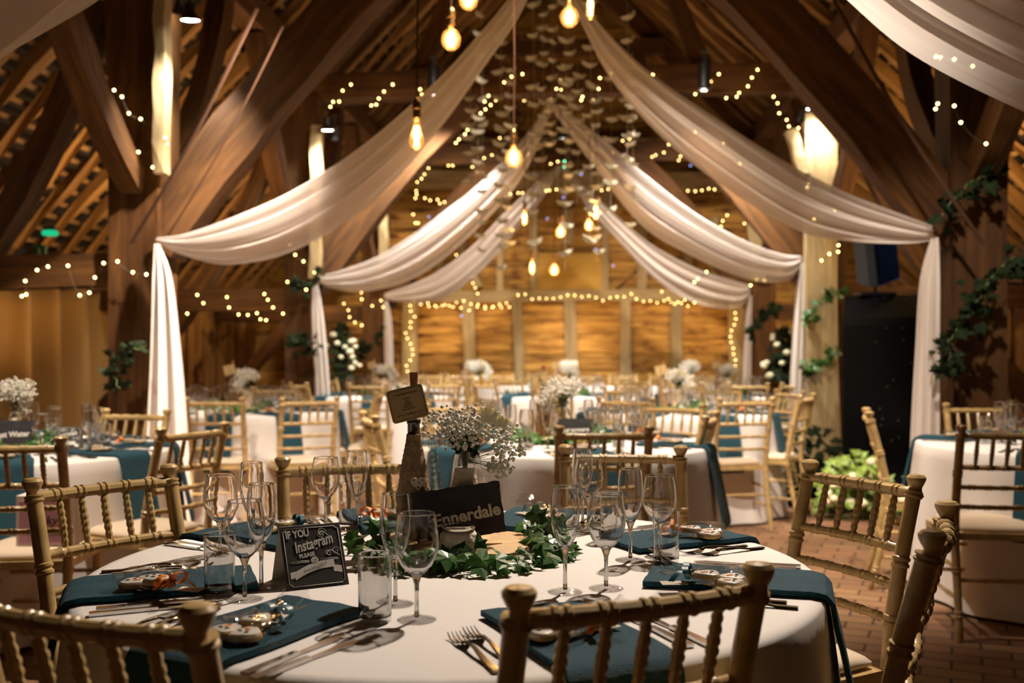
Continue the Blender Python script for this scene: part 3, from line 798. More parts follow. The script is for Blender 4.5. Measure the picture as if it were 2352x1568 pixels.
# ================================================================== CHAIRS
def prof_rings(L0, r, rings, flare=None):
    """list of (t, radius) along 0..L0 with double bead rings"""
    out = [(0, r*.9), (.004, r)]
    for z in rings:
        for q in (-.008, .008):
            out += [(z+q-.006, r), (z+q-.003, r*1.2), (z+q+.003, r*1.2), (z+q+.006, r)]
    out.append((L0, r))
    out = sorted(out); return out
def turned(b, pts, r, rings, seg=10, cap=True, rfun=None):
    pts = [Vector(p) for p in pts]
    d = [0]
    for i in range(len(pts)-1): d.append(d[-1]+(pts[i+1]-pts[i]).length)
    T = d[-1]; pr = prof_rings(T, r, [q*T for q in rings])
    ex = sorted(set([p[0] for p in pr]+[q for q in d])); P = []; R = []
    def rad(t):
        for (a, ra), (c, rc) in zip(pr, pr[1:]):
            if a <= t <= c: return ra if c == a else ra+(rc-ra)*(t-a)/(c-a)
        return r
    def pos(t):
        for i in range(len(d)-1):
            if t <= d[i+1]+1e-9:
                f = (t-d[i])/(d[i+1]-d[i]); return pl_interp(pts, (i+f)/(len(pts)-1))
        return pts[-1]
    last = -1
    for t in ex:
        t = max(0, min(T, t))
        if t-last < .0008: continue
        last = t; P.append(pos(t)); R.append(rad(t)*(rfun(t/T) if rfun else 1))
    b.tube(P, R, seg, cap)
    return b
def chair_proto():
    t = thing('chiavari_chair', 'spare', 'chair')
    BK = lambda z: -.195-.10*max(0, (z-.45)/.47)**1.4   # backrest lean
    for sx in (-1, 1):
        b = MB()
        path = [(sx*.192, -.285, 0), (sx*.188, -.245, .16), (sx*.186, -.21, .32), (sx*.186, -.196, .45), (sx*.187, BK(.6), .6), (sx*.188, BK(.75), .75), (sx*.189, BK(.878), .878)]
        turned(b, path, .0185, (.13, .33, .47, .64, .80, .985), 12, True, lambda u: .78+.22*min(1, u*2.5))
        y = BK(.9)
        b.lathe([(.0185, -.03), (.014, -.018), (.0135, -.008), (.019, .002), (.0235, .012), (.024, .019), (.018, .025), (0, .028)], 14, (sx*.189, y, .893))
        b.build('back_post', LIME, t)
    def rail(z, r, n, nm='back_rail', rings=(.16, .33, .5, .67, .84), bow=.018):
        b = MB(); pts_ = [(x*.187, BK(z)-bow*(1-x*x), z) for x in (-1, -.6, -.2, .2, .6, 1)]
        turned(b, pts_, r, rings, 10, False); b.build(nm, LIME, t)
    rail(.872, .0145, 5, 'top_rail'); rail(.735, .0115, 5); rail(.648, .0105, 5); rail(.562, .0105, 5)
    for k in range(5):
        x = (k-2)*.061; xn = x/.187
        b = MB(); turned(b, [(x, BK(.738)-.018*(1-xn*xn), .738), (x, BK(.80)-.018*(1-xn*xn), .80), (x, BK(.866)-.018*(1-xn*xn), .866)], .0092, (.26, .5, .74), 8, False, lambda u: .72+.28*(1-abs(2*u-1)))
        b.build('spindle', LIME, t)
    b = MB()
    fw = [(-.19, -.19), (.19, -.19), (.205, 0), (.205, .17), (.19, .195), (0, .21), (-.19, .195), (-.205, .17), (-.205, 0)]
    n = len(fw)
    for z in (.415, .445): b.v += [Vector((x, y, z)) for x, y in fw]
    for z in (.415, .445): b.v += [Vector((x*.82, y*.82, z)) for x, y in fw]
    for i in range(n):
        j = (i+1) % n
        b.face((i, j, n+j, n+i)); b.face((2*n+j, 2*n+i, 3*n+i, 3*n+j)); b.face((n+i, n+j, 3*n+j, 3*n+i)); b.face((j, i, 2*n+i, 2*n+j))
    b.build('seat_frame', LIME, t, ang=25)
    b = MB()
    def se(u, v):
        a = u*2*PI; k = 1/max(abs(cos(a)), abs(sin(a)))**.75
        rr = [0, .5, .8, .93, 1.0, 1.0, .93][min(6, int(round(v*6)))]
        zz = [.487, .486, .481, .474, .463, .452, .447][min(6, int(round(v*6)))]
        return (.182*k*cos(a)*rr, .005+.182*k*sin(a)*rr, zz)
    b.grid(lambda u, v: se(v, u), 6, 32); b.build('seat_cushion', CUSH, t, ang=0)
    for sx in (-1, 1):
        b = MB(); turned(b, [(sx*.187, .19, 0), (sx*.184, .182, .2), (sx*.182, .175, .43)], .0165, (.3, .62, .9), 10, True, lambda u: .8+.2*u); b.build('front_leg', LIME, t)
        for z in (.17, .30):
            b = MB(); turned(b, [(sx*.186, .18, z), (sx*.187, -.24+.07*(z-.17)*3, z)], .009, (.33, .66), 8, False); b.build('stretcher', LIME, t)
    for z in (.21, .33):
        b = MB(); turned(b, [(-.184, .183, z), (.184, .183, z)], .009, (.33, .66), 8, False); b.build('stretcher', LIME, t)
    b = MB(); turned(b, [(-.186, -.225, .25), (.186, -.225, .25)], .009, (.33, .66), 8, False); b.build('stretcher', LIME, t)
    return t
CHP = Proto(chair_proto())
def chair(x, z, fx, fz, label, group):
    """x,z camera-frame middle of the top of the backrest; (fx,fz) facing"""
    f = (RT*fx+FW*fz).normalized(); back = Cw(x, z, 0); c = back+f*.29
    rz = math.atan2(f.y, f.x)-PI/2
    CHP.put(label, (c.x, c.y, 0), rz, group)
    return c, rz

SIDES = ['end wall side', 'far booth corner', 'booth side', 'near booth corner', 'viewer side', 'near curtain corner', 'curtain side', 'far curtain corner']
def sides(angs):
    used = {}; out = []
    for a in angs:
        k = min((i for i in range(8) if i not in used), key=lambda i: abs((a-45*i+180) % 360-180)); used[k] = 1; out.append(SIDES[k])
    return out

# ---- tables: name, centre (camera frame x,z), seat angles (deg from away-from-camera, clockwise), chair overrides
TB = {
 'Ennerdale table': dict(c=(-.125, 2.17), ang=[-22, 18, 62, 106, 158, -150, -110, -58],
    ch=[(-.49, 2.97, .27, -.96), (.365, 3.28, -.06, -1), (.93, 2.66, -.90, -.43), (.81, 1.88, -.89, .456), (.184, 1.374, -.385, .92), (-.56, 1.277, .355, .935), None, (-1.05, 2.565, .8, -.6)]),
 'curtain side table': dict(c=(-2.42, 4.75), ang=[29, 75, 111, 152, 195, 240, 285, 340],
    ch=[(-2.02, 5.35, -.25, -.97), None, (-1.34, 4.2, -.9, .42), (-1.83, 3.6, -.12, .99), None, None, None, None]),
 'booth side table': dict(c=(2.86, 5.0), ang=[2, 50, 95, 140, 184, 222, 300, 340],
    ch=[(2.80, 5.98, -.05, -1), None, None, None, None, (2.08, 4.17, .12, .99), (1.90, 5.32, .95, -.3), None]),
 'middle table': dict(c=(.25, 5.15), ang=[-30, 20, 60, 112, 171, 228, 262, 300],
    ch=[(-.33, 6.05, .3, -.95), None, (.97, 6.0, -.5, -.86), (1.0, 5.0, -.93, .32), (.385, 4.15, -.04, 1), None, (-.72, 5.0, .95, .3), None]),
 'second curtain side table': dict(c=(-2.12, 7.8), ang=[0, 45, 90, 140, 176, 222, 270, 315],
    ch=[(-2.1, 8.8, .1, -1), None, (-1.05, 7.9, -.95, 0), (-1.38, 6.8, -.45, .9), (-2.02, 6.75, 0, 1), None, None, None]),
 'second booth side table': dict(c=(1.27, 7.75), ang=[-15, 30, 74, 118, 162, 207, 252, 297],
    ch=['g', 'g', 'g', (2.15, 7.25, -.85, .5), (1.58, 6.72, -.2, .98), 'g', 'g', 'g']),
 'third row curtain side table': dict(c=(-1.42, 10.8), ang=[0, 45, 90, 135, 180, 225, 270, 315], ch=['g']*8),
 'third row middle table': dict(c=(.58, 10.7), ang=[10, 55, 100, 145, 190, 235, 280, 325], ch=['g']*8),
 'third row booth side table': dict(c=(2.35, 10.9), ang=[0, 90, 150, 180, 215, 265], ch=['g', None, 'g', 'g', 'g', 'g']),
}
R0 = .775; TH = .76
def axes(a):
    r = math.radians(a); u = RT*sin(r)+FW*cos(r)           # outward
    v = Vector((-u.y, u.x, 0))                               # sitter faces -u : his right hand side
    return u, v
# -- prototypes of the table things
def cloth_mesh(seed):
    b = MB(); NA = 120; rings = [(0, 0), (.3, 0), (.6, 0), (.75, 0), (.768, .003), (.775, .012)]
    rnd = random.Random(seed); k = rnd.choice((13, 15, 16)); p1 = rnd.uniform(0, 6); p2 = rnd.uniform(0, 6)
    def rr(a, t): return .777+.035*t+(.055*t**.8)*(.5+.5*sin(k*a+p1+1.1*sin(2*a+p2)))**1.3+.012*t*sin(3*a+p2)
    rows = []
    for r, dz in rings: rows.append([(r*cos(2*PI*i/NA), r*sin(2*PI*i/NA), TH-dz) for i in range(NA)])
    for j in range(1, 15):
        t = j/14; rows.append([(rr(2*PI*i/NA, t)*cos(2*PI*i/NA), rr(2*PI*i/NA, t)*sin(2*PI*i/NA), TH-.012-(TH-.03)*t) for i in range(NA)])
    for row in rows[1:]: b.v += [Vector(p) for p in row]
    b.v.append(Vector((0, 0, TH))); c0 = len(b.v)-1
    for i in range(NA): b.face((c0, i, (i+1) % NA))
    for j in range(len(rows)-2):
        for i in range(NA):
            i2 = (i+1) % NA; b.face((j*NA+i, (j+1)*NA+i, (j+1)*NA+i2, j*NA+i2))
    return b
def table_proto():
    t = thing('round_table', 'spare', 'table')
    b = MB(); b.lathe([(0, .72), (.755, .72), (.76, .725), (.76, .75), (.755, .755), (0, .755)], 48); b.build('tabletop', OAKL, t)
    for k in range(4):
        a = PI/4+k*PI/2; b = MB(); b.tube([(.5*cos(a), .5*sin(a), 0), (.46*cos(a), .46*sin(a), .72)], .018, 8); b.build('leg', BLACKM, t)
    return t
TPR = Proto(table_proto())
def napkin_mesh(hang):
    b = MB(); W = .095; path = [(-.17, .004), (-.10, .004), (.0, .004), (.10, .004), (.150, .004), (.172, .0), (.182, -.012), (.188, -.05)]
    if hang:
        for k in range(1, 8): path.append((.190+.016*k*.62, -.05-.33*k/7))
    n = len(path)
    def fn(u, v):
        i = u*(n-1); k = min(int(i), n-2); f = i-k
        x = path[k][0]*(1-f)+path[k+1][0]*f; z = path[k][1]*(1-f)+path[k+1][1]*f
        y = (v-.5)*2*W*(1+.04*sin(x*20)); return (x, y, z)
    nu = n-1
    up = []
    b.grid(fn, nu*2, 6); N1 = len(b.v)
    # thickness: offset copy
    nrm = []
    for i in range(nu*2+1):
        p = Vector(fn(max(0, i-1)/(nu*2), .5)); q = Vector(fn(min(nu*2, i+1)/(nu*2), .5)); tt = (q-p).normalized(); nrm.append(Vector((-tt.z, 0, tt.x)))
    for i in range(nu*2+1):
        for j in range(7): b.v.append(b.v[i*7+j]+nrm[i]*(.010 if i < nu*2 else .006)+Vector((0, 0, .0015*sin(j*2.1))))
    for i in range(nu*2):
        for j in range(6):
            a = N1+i*7+j; b.face((a, a+7, a+8, a+1))
        for j, s in ((0, 1), (6, 0)):
            a = i*7+j; q = (a, a+7, N1+a+7, N1+a); b.face(q if s else q[::-1])
    for i in (0, nu*2):
        for j in range(6):
            a = i*7+j; b.face((a, a+1, N1+a+1, N1+a))
    return b
NAPH = tag(napkin_mesh(True).build('napkin', TEAL, None, ang=50), 'spare', 'napkin'); NAPP = Proto(NAPH)

def rim(pr, th):  # close an outer profile into a thin shell: outer down->up then inner up->down
    n_ = len(pr)-1
    inner = [(max(r-th*(1+1.3*max(0, 1-2*i/n_)), 0), z+(th*1.6 if i == 0 else 0)) for i, (r, z) in enumerate(pr)]
    (ra, za), (rb, zb) = pr[-2], pr[-1]
    f = 1-.0018/max(zb-za, .002); sp = (ra+(rb-ra)*f, za+(zb-za)*f)
    return pr[:-1]+[sp, pr[-1], (rb-th*.2, zb+th*.35), (rb-th*.8, zb+th*.35), inner[-1], (sp[0]-th, sp[1])]+inner[:-1][::-1]
def glass_proto(kind):
    if kind == 'tumbler':
        t = thing('tumbler', 'spare', 'glass')
        b = MB(); b.lathe(rim([(.0285, .012), (.0285, .04), (.029, .08), (.0295, .118)], .0014), 24); b.build('bowl', GLASS, t, ang=0)
        b = MB(); b.lathe([(0, 0), (.024, 0), (.028, .003), (.0283, .011), (.022, .0125), (0, .010)], 24); b.build('base', FOOTG, t, ang=50)
        return Proto(t)
    if kind == 'wine':
        t = thing('wine_glass', 'spare', 'glass')
        bowl = [(.004, .078), (.014, .082), (.027, .096), (.036, .114), (.0385, .130), (.0375, .150), (.034, .172), (.0315, .186)]; zs = .078
    else:
        t = thing('champagne_flute', 'spare', 'glass')
        bowl = [(.004, .085), (.012, .090), (.021, .108), (.0265, .130), (.0285, .152), (.0275, .180), (.0245, .205)]; zs = .085
    b = MB(); b.lathe(rim(bowl, .0013), 26); b.build('bowl', GLASS, t, ang=0)
    b = MB(); b.lathe([(.0042, .006), (.0042, .02), (.0036, .045), (.0045, zs-.014), (.0085, zs-.002), (.011, zs+.003), (0, zs+.004)], 14); b.build('stem', STEMG, t, ang=0)
    b = MB(); b.lathe([(0, 0), (.033, 0), (.0345, .0015), (.030, .003), (.012, .006), (.0045, .010), (0, .011)], 26); b.build('foot', FOOTG, t, ang=50)
    return Proto(t)
WG, FG, TG = glass_proto('wine'), glass_proto('flute'), glass_proto('tumbler')

def cutlery(kind):
    b = MB()
    def hz(x):  # side profile height of the shank
        return .003+.006*math.exp(-((x-.03)/.03)**2)
    if kind == 'knife':
        pts_ = [(-.115, .003), (-.10, .0035), (0, .0035), (.01, .0035)]
        for x0, x1, w0, w1, h in ((-.115, -.0, .0085, .0055, .0055), (0, .09, .0045, .0095, .0016), (.09, .112, .0095, .002, .0014)):
            i = len(b.v)
            for x, wd in ((x0, w0), (x1, w1)):
                for y in (-1, 1):
                    for z in (0, 1): b.v.append(Vector((x, y*wd, .001+z*h)))
            for q in ((0, 1, 3, 2), (4, 6, 7, 5), (0, 4, 5, 1), (2, 3, 7, 6), (1, 5, 7, 3), (0, 2, 6, 4)): b.face([i+k for k in q])
        nm = 'table_knife'
    else:
        xs = [-.10, -.098, -.06, 0, .03, .04]; ws = [.004, .009, .007, .0035, .004, .008]
        i0 = len(b.v)
        for x, wd in zip(xs, ws):
            z = .002+.010*math.exp(-((x-.015)/.035)**2)
            b.v += [Vector((x, -wd, z)), Vector((x, wd, z)), Vector((x, wd*.7, z+.003)), Vector((x, -wd*.7, z+.003))]
        for k in range(len(xs)-1):
            for q in range(4):
                q2 = (q+1) % 4; b.face((i0+k*4+q, i0+k*4+q2, i0+k*4+4+q2, i0+k*4+4+q))
        b.face((i0+3, i0+2, i0+1, i0))
        if kind == 'fork':
            sec = [(.04, .0085, .0065), (.05, .012, .003), (.06, .0125, .0015)]
            i = len(b.v)
            for x, wd, z in sec: b.v += [Vector((x, -wd, z)), Vector((x, wd, z)), Vector((x, wd, z+.002)), Vector((x, -wd, z+.002))]
            for k in range(2):
                for q in range(4):
                    q2 = (q+1) % 4; b.face((i+k*4+q, i+k*4+q2, i+k*4+4+q2, i+k*4+4+q))
            for y in (-.0105, -.0036, .0036, .0105):
                b.tube([(.058, y, .0025), (.075, y, .002), (.09, y, .005), (.10, y*.97, .0095)], [.0019, .0018, .0015, .0008], 6)
            nm = 'table_fork'
        else:
            def sp(u, v):
                a = u*2*PI; r = v
                return (.066+.027*r*cos(a), .0185*r*sin(a)*(1-.12*cos(a)), .002+.007*r*r)
            b.grid(lambda u, v: sp(v, u), 5, 20); nm = 'dessert_spoon'
    o = b.build(nm, STEEL, None, ang=40); return Proto(tag(o, 'spare', {'table_knife': 'knife', 'table_fork': 'fork', 'dessert_spoon': 'spoon'}[nm]))
KN, FK, SPN = cutlery('knife'), cutlery('fork'), cutlery('spoon')

def favour_proto(ribbon):
    t = thing('biscuit_favour', 'spare', 'party favour')
    sp = [((-.035, -.018), .4), ((-.032, .024), -.3), ((.012, .002), .1)]
    for i, ((x, y), rz) in enumerate(sp):
        b = MB(); n = 20
        def out(k, s): 
            a = 2*PI*k/n; r = .024*(1+.16*cos(3*a))*s; return Vector((x+r*1.15*cos(a+rz), y+r*sin(a+rz), 0))
        z0 = .004+(.008 if i == 2 else 0)
        for s, z in ((.96, z0), (1, z0+.002), (1, z0+.007), (.95, z0+.009)):
            for k in range(n): p = out(k, s); p.z = z; b.v.append(p)
        for j in range(3):
            for k in range(n): b.face((j*n+k, j*n+(k+1) % n, (j+1)*n+(k+1) % n, (j+1)*n+k))
        b.face(range(n)[::-1]); b.face([3*n+k for k in range(n)])
        bo = b.build('biscuit', BISC, t, ang=50)
        b = MB()
        for s, z in ((.88, z0+.009), (.86, z0+.0112), (.80, z0+.012)):
            for k in range(n): p = out(k, s); p.z = z; b.v.append(p)
        for j in range(2):
            for k in range(n): b.face((j*n+k, j*n+(k+1) % n, (j+1)*n+(k+1) % n, (j+1)*n+k))
        b.face([2*n+k for k in range(n)]); b.build('icing', ICING, bo)
        b = MB()
        b.cur = 0
        b.box((x+.006, y+.004, z0+.0125), (.013, .005, .0016), Matrix.Rotation(rz+.5, 3, 'Z'))
        b.cur = 1
        b.box((x-.008, y-.006, z0+.0125), (.006, .006, .0016), Matrix.Rotation(rz, 3, 'Z')); b.box((x-.006, y+.009, z0+.0125), (.004, .006, .0016))
        b.build('icing_detail', ORANGE, bo, False, m2=(INK,))
    b = MB()
    rn = random.Random(3)
    def bag(u, v):
        s = u; a = v*2*PI
        prof = [(-.068, .010), (-.066, .040), (-.04, .046), (0, .045), (.025, .038), (.045, .018), (.052, .006), (.060, .010), (.085, .024), (.105, .034)]
        k = s*(len(prof)-1); i = min(int(k), len(prof)-2); f = k-i
        x = prof[i][0]*(1-f)+prof[i+1][0]*f; r = prof[i][1]*(1-f)+prof[i+1][1]*f
        q = (.40 if x < .05 else .55)
        w_ = 1+.10*sin(5*a+x*90)*(1 if x < .05 else 2)
        zc = .018 if x < .05 else .018+(x-.05)*.35
        return (x, r*cos(a)*w_, max(.0015, zc+r*q*sin(a)*w_))
    b.grid(bag, 27, 28); b.build('cellophane_bag', CELLO, t, ang=0)
    b = MB(); m = ORANGE if ribbon == 'orange' else TEALR
    b.tube([(.050, .008*cos(a), .018+.008*sin(a)) for a in [k*PI/5 for k in range(11)]], .003, 6)
    for s in (-1, 1):
        def loop(u, v, s=s):
            a = u*PI*2; return (.050+.006*(v-.5)*2+.004*sin(a), s*(.018-.018*cos(a)), .024+.012*sin(a)*1.0)
        b.grid(loop, 14, 2)
        def tail(u, v, s=s): return (.050+.03*u*(1 if s > 0 else -.4)+.006*(v-.5)*2, s*.03*u, .024-.016*u+.008*sin(u*PI))
        b.grid(tail, 8, 2)
    b.build('ribbon_bow', m, t, ang=0)
    b = MB(); b.box((.075, .022, .004), (.05, .032, .0006), Matrix.Rotation(.3, 3, 'Z')); b.build('gift_tag', CARDW, t, False)
    return Proto(t)
FO, FT = favour_proto('orange'), favour_proto('teal')

def ivy_leaf(b, c, size, n, t):
    """five lobed leaf at c, normal n, tip direction t"""
    n = n.normalized(); t = (t-n*t.dot(n)); t = t.normalized() if t.length > 1e-4 else n.orthogonal().normalized(); s = n.cross(t)
    o = [(0, 0), (-.28, -.12), (-.52, .05), (-.40, .28), (-.56, .52), (-.24, .55), (0, 1.0), (.24, .55), (.56, .52), (.40, .28), (.52, .05), (.28, -.12)]
    i = len(b.v); b.v.append(c+t*size*.35+n*size*.06)
    for x, y in o[0:]: b.v.append(c+s*(x*size)+t*(y*size)-n*(abs(x)*size*.22+y*y*size*.10))
    m = len(o)
    for k in range(m): b.face((i, i+1+k, i+1+(k+1) % m))
def ivy(name, label, cat, path, dens, size, m=LEAF, spread=.08, group=None, droop=.5, up=Vector((0, 0, 0)), smallflower=0):
    o0 = Vector(path[0]); P = [Vector(p)-o0 for p in path]
    t = thing(name, label, cat, o0, 0, group)
    vp = []
    for k in range(len(P)*6): 
        q = pl_interp(P, k/(len(P)*6-1)); vp.append(q+Vector([random.uniform(-.012, .012) for _ in range(3)]))
    b = MB(); b.tube(vp, .003, 5); b.build('vine', STEMM, t)
    b = MB(); ln = sum((P[i+1]-P[i]).length for i in range(len(P)-1))
    for k in range(int(dens*ln)):
        q = pl_interp(P, random.random()); q = q+Vector([random.gauss(0, spread*.6) for _ in range(3)])
        n = Vector([random.gauss(0, 1) for _ in range(3)])+Vector((0, -1.2, .6)); tt = Vector((random.gauss(0, .7), random.gauss(0, .5), -droop+random.gauss(0, .5)))
        ivy_leaf(b, q, size*random.uniform(.6, 1.2), n, tt)
    b.build('foliage', m, t, smooth=False)
    return t

# ---- centrepiece things
def slice_proto():
    t = thing('wood_slice', 'spare', 'wood slice')
    b = MB(); n = 40; b2 = MB()
    def R_(k): a = 2*PI*k/n; return .165+.012*sin(3*a)+.008*sin(7*a+1)+random.uniform(-.002, .002)
    rr = [R_(k) for k in range(n)]
    for z, s in ((0, .97), (.006, 1.0), (.018, 1.01), (.026, .985)):
        for k in range(n): b.v.append(Vector((rr[k]*s*1.12*cos(2*PI*k/n), rr[k]*s*cos(2*PI*k/n-PI/2), z)))
    for j in range(3):
        for k in range(n): b.face((j*n+k, j*n+(k+1) % n, (j+1)*n+(k+1) % n, (j+1)*n+k))
    b.face(range(n)[::-1]); b.build('bark_edge', BARK, t)
    for k in range(n): b2.v.append(Vector((rr[k]*.975*1.12*cos(2*PI*k/n), rr[k]*.975*sin(2*PI*k/n), .0262)))
    for k in range(n): b2.v.append(Vector((rr[k]*.975*1.12*cos(2*PI*k/n), rr[k]*.975*sin(2*PI*k/n), .022)))
    b2.face(range(n)); b2.face([n+k for k in range(n)][::-1])
    for k in range(n): b2.face((k, n+k, n+(k+1) % n, (k+1) % n))
    b2.build('cut_face', SLICEW, t, False)
    return Proto(t)
def wrapped_bottle(name, prof, m, neck, heart):
    t = thing(name, 'spare', 'bottle')
    b = MB(); b.lathe(neck, 20); b.build('glass_neck', solid_dark if m is TWINEB else CELLO, t, ang=0)
    pr = []
    for i in range(len(prof)-1):
        for k in range(10):
            f = k/10; pr.append((prof[i][0]*(1-f)+prof[i+1][0]*f+(.0007 if k % 2 else -.0005), prof[i][1]*(1-f)+prof[i+1][1]*f))
    pr.append(prof[-1])
    b = MB(); b.lathe(pr, 28); b.build('twine_wrap', m, t, ang=0)
    if heart:
        b = MB(); n = 26; pts_ = []
        for k in range(n):
            a = 2*PI*k/n; pts_.append((16*sin(a)**3, 13*cos(a)-5*cos(2*a)-2*cos(3*a)-cos(4*a)))
        for d in (-.0465, -.0435):
            for x, z in pts_: b.v.append(Vector((x*.0011+.010, d+.6*(x*.0011+.010)**2, z*.0011+.135)))
        b.face(range(n)); b.face([n+k for k in range(n)][::-1])
        for k in range(n): b.face((k, (k+1) % n, n+(k+1) % n, n+k))
        ho = b.build('wooden_heart', CARDW, t, False)
        b = MB()
        for x, z in ((.010, .126), (.000, .142), (.020, .142), (.012, .136)): b.box((x, -.0468+.6*x*x, z), (.0035, .001, .0035))
        b.build('heart_dots', INK, ho, False)
    return t
solid_dark = plain('dark_bottle_glass', (.02, .01, .005), .08, coat=.5)
SLP = slice_proto()
BOT = Proto(wrapped_bottle('twine_wrapped_bottle', [(.036, 0), (.040, .004), (.041, .06), (.038, .11), (.031, .165), (.019, .225), (.0165, .245)], TWINEB,
      [(.0145, .24), (.0145, .268), (.0165, .27), (.0165, .279), (.0135, .281), (0, .281)], True))
VAS = Proto(wrapped_bottle('twine_wrapped_vase', [(.030, 0), (.036, .003), (.038, .045), (.035, .08), (.026, .125), (.0215, .150)], TWINE,
      [(.0215, .148), (.0225, .153), (.0225, .176), (.020, .180), (.024, .184), (.019, .182), (.017, .16)], False))
def clear_bottle():
    t = thing('patterned_glass_bottle', 'spare', 'bottle')
    pr = [(.034, 0), (.038, .004), (.039, .05)]
    for k in range(26):
        f = k/25; r = .039*(1-f)+.015*f; pr.append((r*(1+.018*(-1)**k), .05+.19*f))
    pr += [(.013, .26), (.013, .275), (.0155, .277), (.0155, .285), (.012, .287)]
    b = MB(); b.lathe(pr, 18); b.build('bottle_body', thin_glass('pressed_glass', (.93, .93, .9), .22, .75), t, ang=10)
    return Proto(t)
CBT = clear_bottle()
def flower_proto(n=640, rad=.085, seed=5, rose=True):
    t = thing('gypsophila_posy', 'spare', 'flowers'); rn = random.Random(seed)
    b = MB(); s = MB(); bm = bmesh.new(); bmesh.ops.create_icosphere(bm, subdivisions=1, radius=1)
    V = [v.co.copy() for v in bm.verts]; Fc = [[v.index for v in f.verts] for f in bm.faces]; bm.free()
    heads = [((-.045, 0, .068), .062), ((.02, -.01, .075), .07), ((.065, .01, .055), .06), ((.105, 0, .01), .042), ((.085, -.01, -.03), .035), ((-.01, -.03, .05), .06), ((.0, .04, .06), .06)]
    for k in range(n):
        (hx, hy, hz_), hr = rn.choice(heads)
        d = Vector((rn.gauss(0, 1), rn.gauss(0, 1), rn.gauss(0, 1))).normalized()*hr*(rn.random()**.4)
        p = Vector((hx, hy, hz_))+Vector((d.x, d.y, d.z*.75)); r = rn.uniform(.0032, .0062); i = len(b.v)
        for v in V: b.v.append(p+v*r)
        for f in Fc: b.f.append(tuple(i+q for q in f)); b.mi.append(0)
        if k % 8 == 0: s.tube([(rn.uniform(-.006, .006), rn.uniform(-.006, .006), -.02), p*.5+Vector((0, 0, -.005)), p], .0006, 3)
    b.build('blossoms', PETAL, t, ang=0)
    for k in range(9): s.tube([(0, 0, -.09), (rn.uniform(-.01, .01), rn.uniform(-.01, .01), 0), (rn.uniform(-.05, .05), rn.uniform(-.04, .04), .05)], .0015, 4)
    s.build('stems', STEMM, t, ang=0)
    b = MB()
    for k in range(5): ivy_leaf(b, Vector((rn.uniform(-.02, .02), -.01, rn.uniform(-.0, .03))), .035, Vector((rn.gauss(0, 1), -1, .3)), Vector((rn.gauss(0, .5), 0, 1)))
    b.build('leaves', LEAFD, t, False)
    if rose:
        b = MB()
        for (x, y, z, r) in ((.055, -.04, .085, .026), (.085, -.03, .07, .020)):
            for q in range(14):
                a = q*2.4; f = q/14
                def pet(u, v, a=a, f=f, x=x, y=y, z=z, r=r):
                    th = a+(u-.5)*1.9; rr = r*(.25+.75*f)*(.7+.3*v)
                    return (x+rr*cos(th), y+rr*sin(th)*.9, z+r*(.55-.5*f)+r*.9*(v-.5)+.002*sin(u*9))
                b.grid(pet, 6, 4)
        b.build('rose', ROSE, t, ang=0)
    return Proto(t)
FLP = flower_proto()
def card_proto():
    t = thing('kraft_menu_card', 'spare', 'menu card')
    b = MB(); b.tube([(.0, .004, -.02), (.0, .004, .070), (.0, .004, .105)], [.0075, .0085, .0105], 14); b.build('wooden_peg', CORK, t)
    b = MB(); n = []
    W_, H_ = .088, .078; r = .008
    for cx, cz, a0 in ((W_/2-r, H_/2-r, 0), (-W_/2+r, H_/2-r, 90), (-W_/2+r, -H_/2+r, 180), (W_/2-r, -H_/2+r, 270)):
        for k in range(5):
            a = math.radians(a0+k*22.5); n.append((cx+r*cos(a), cz+r*sin(a)))
    M = Matrix.Translation((-.012, -.022, .032)) @ Matrix.Rotation(.32, 4, 'Z') @ Matrix.Rotation(-.22, 4, 'Y') @ Matrix.Rotation(-.12, 4, 'X')
    for d in (0, .0012):
        for x, z in n: b.v.append(M @ Vector((x, d, z)))
    m = len(n); b.face(range(m)); b.face([m+k for k in range(m)][::-1])
    for k in range(m): b.face((k, (k+1) % m, m+(k+1) % m, m+k))
    co = b.build('card', KRAFT, t, False)
    b = MB()
    fr = [(x*.90, z*.90) for x, z in n]; fr.append(fr[0])
    b.tube([M @ Vector((x, -.0006, z)) for x, z in fr], .0004, 4)
    for zz in (.024, -.024):
        b.tube([M @ Vector((x, -.0006, zz+.0018*sin(x*500))) for x in [(-.03+.06*k/24) for k in range(25)]], .0006, 4)
        b.ball(M @ Vector((0, -.0006, zz)), .0016, 1)
    for zz, hw in ((.013, .008), (.008, .004), (.003, .006), (-.002, .012), (-.007, .010), (-.012, .016)):
        b.box(M @ Vector((0, -.0006, zz)), (hw*2, .0006, .0012), M.to_3x3())
    b.build('card_print', INK, co, ang=0)
    return Proto(t)
CAP = card_proto()
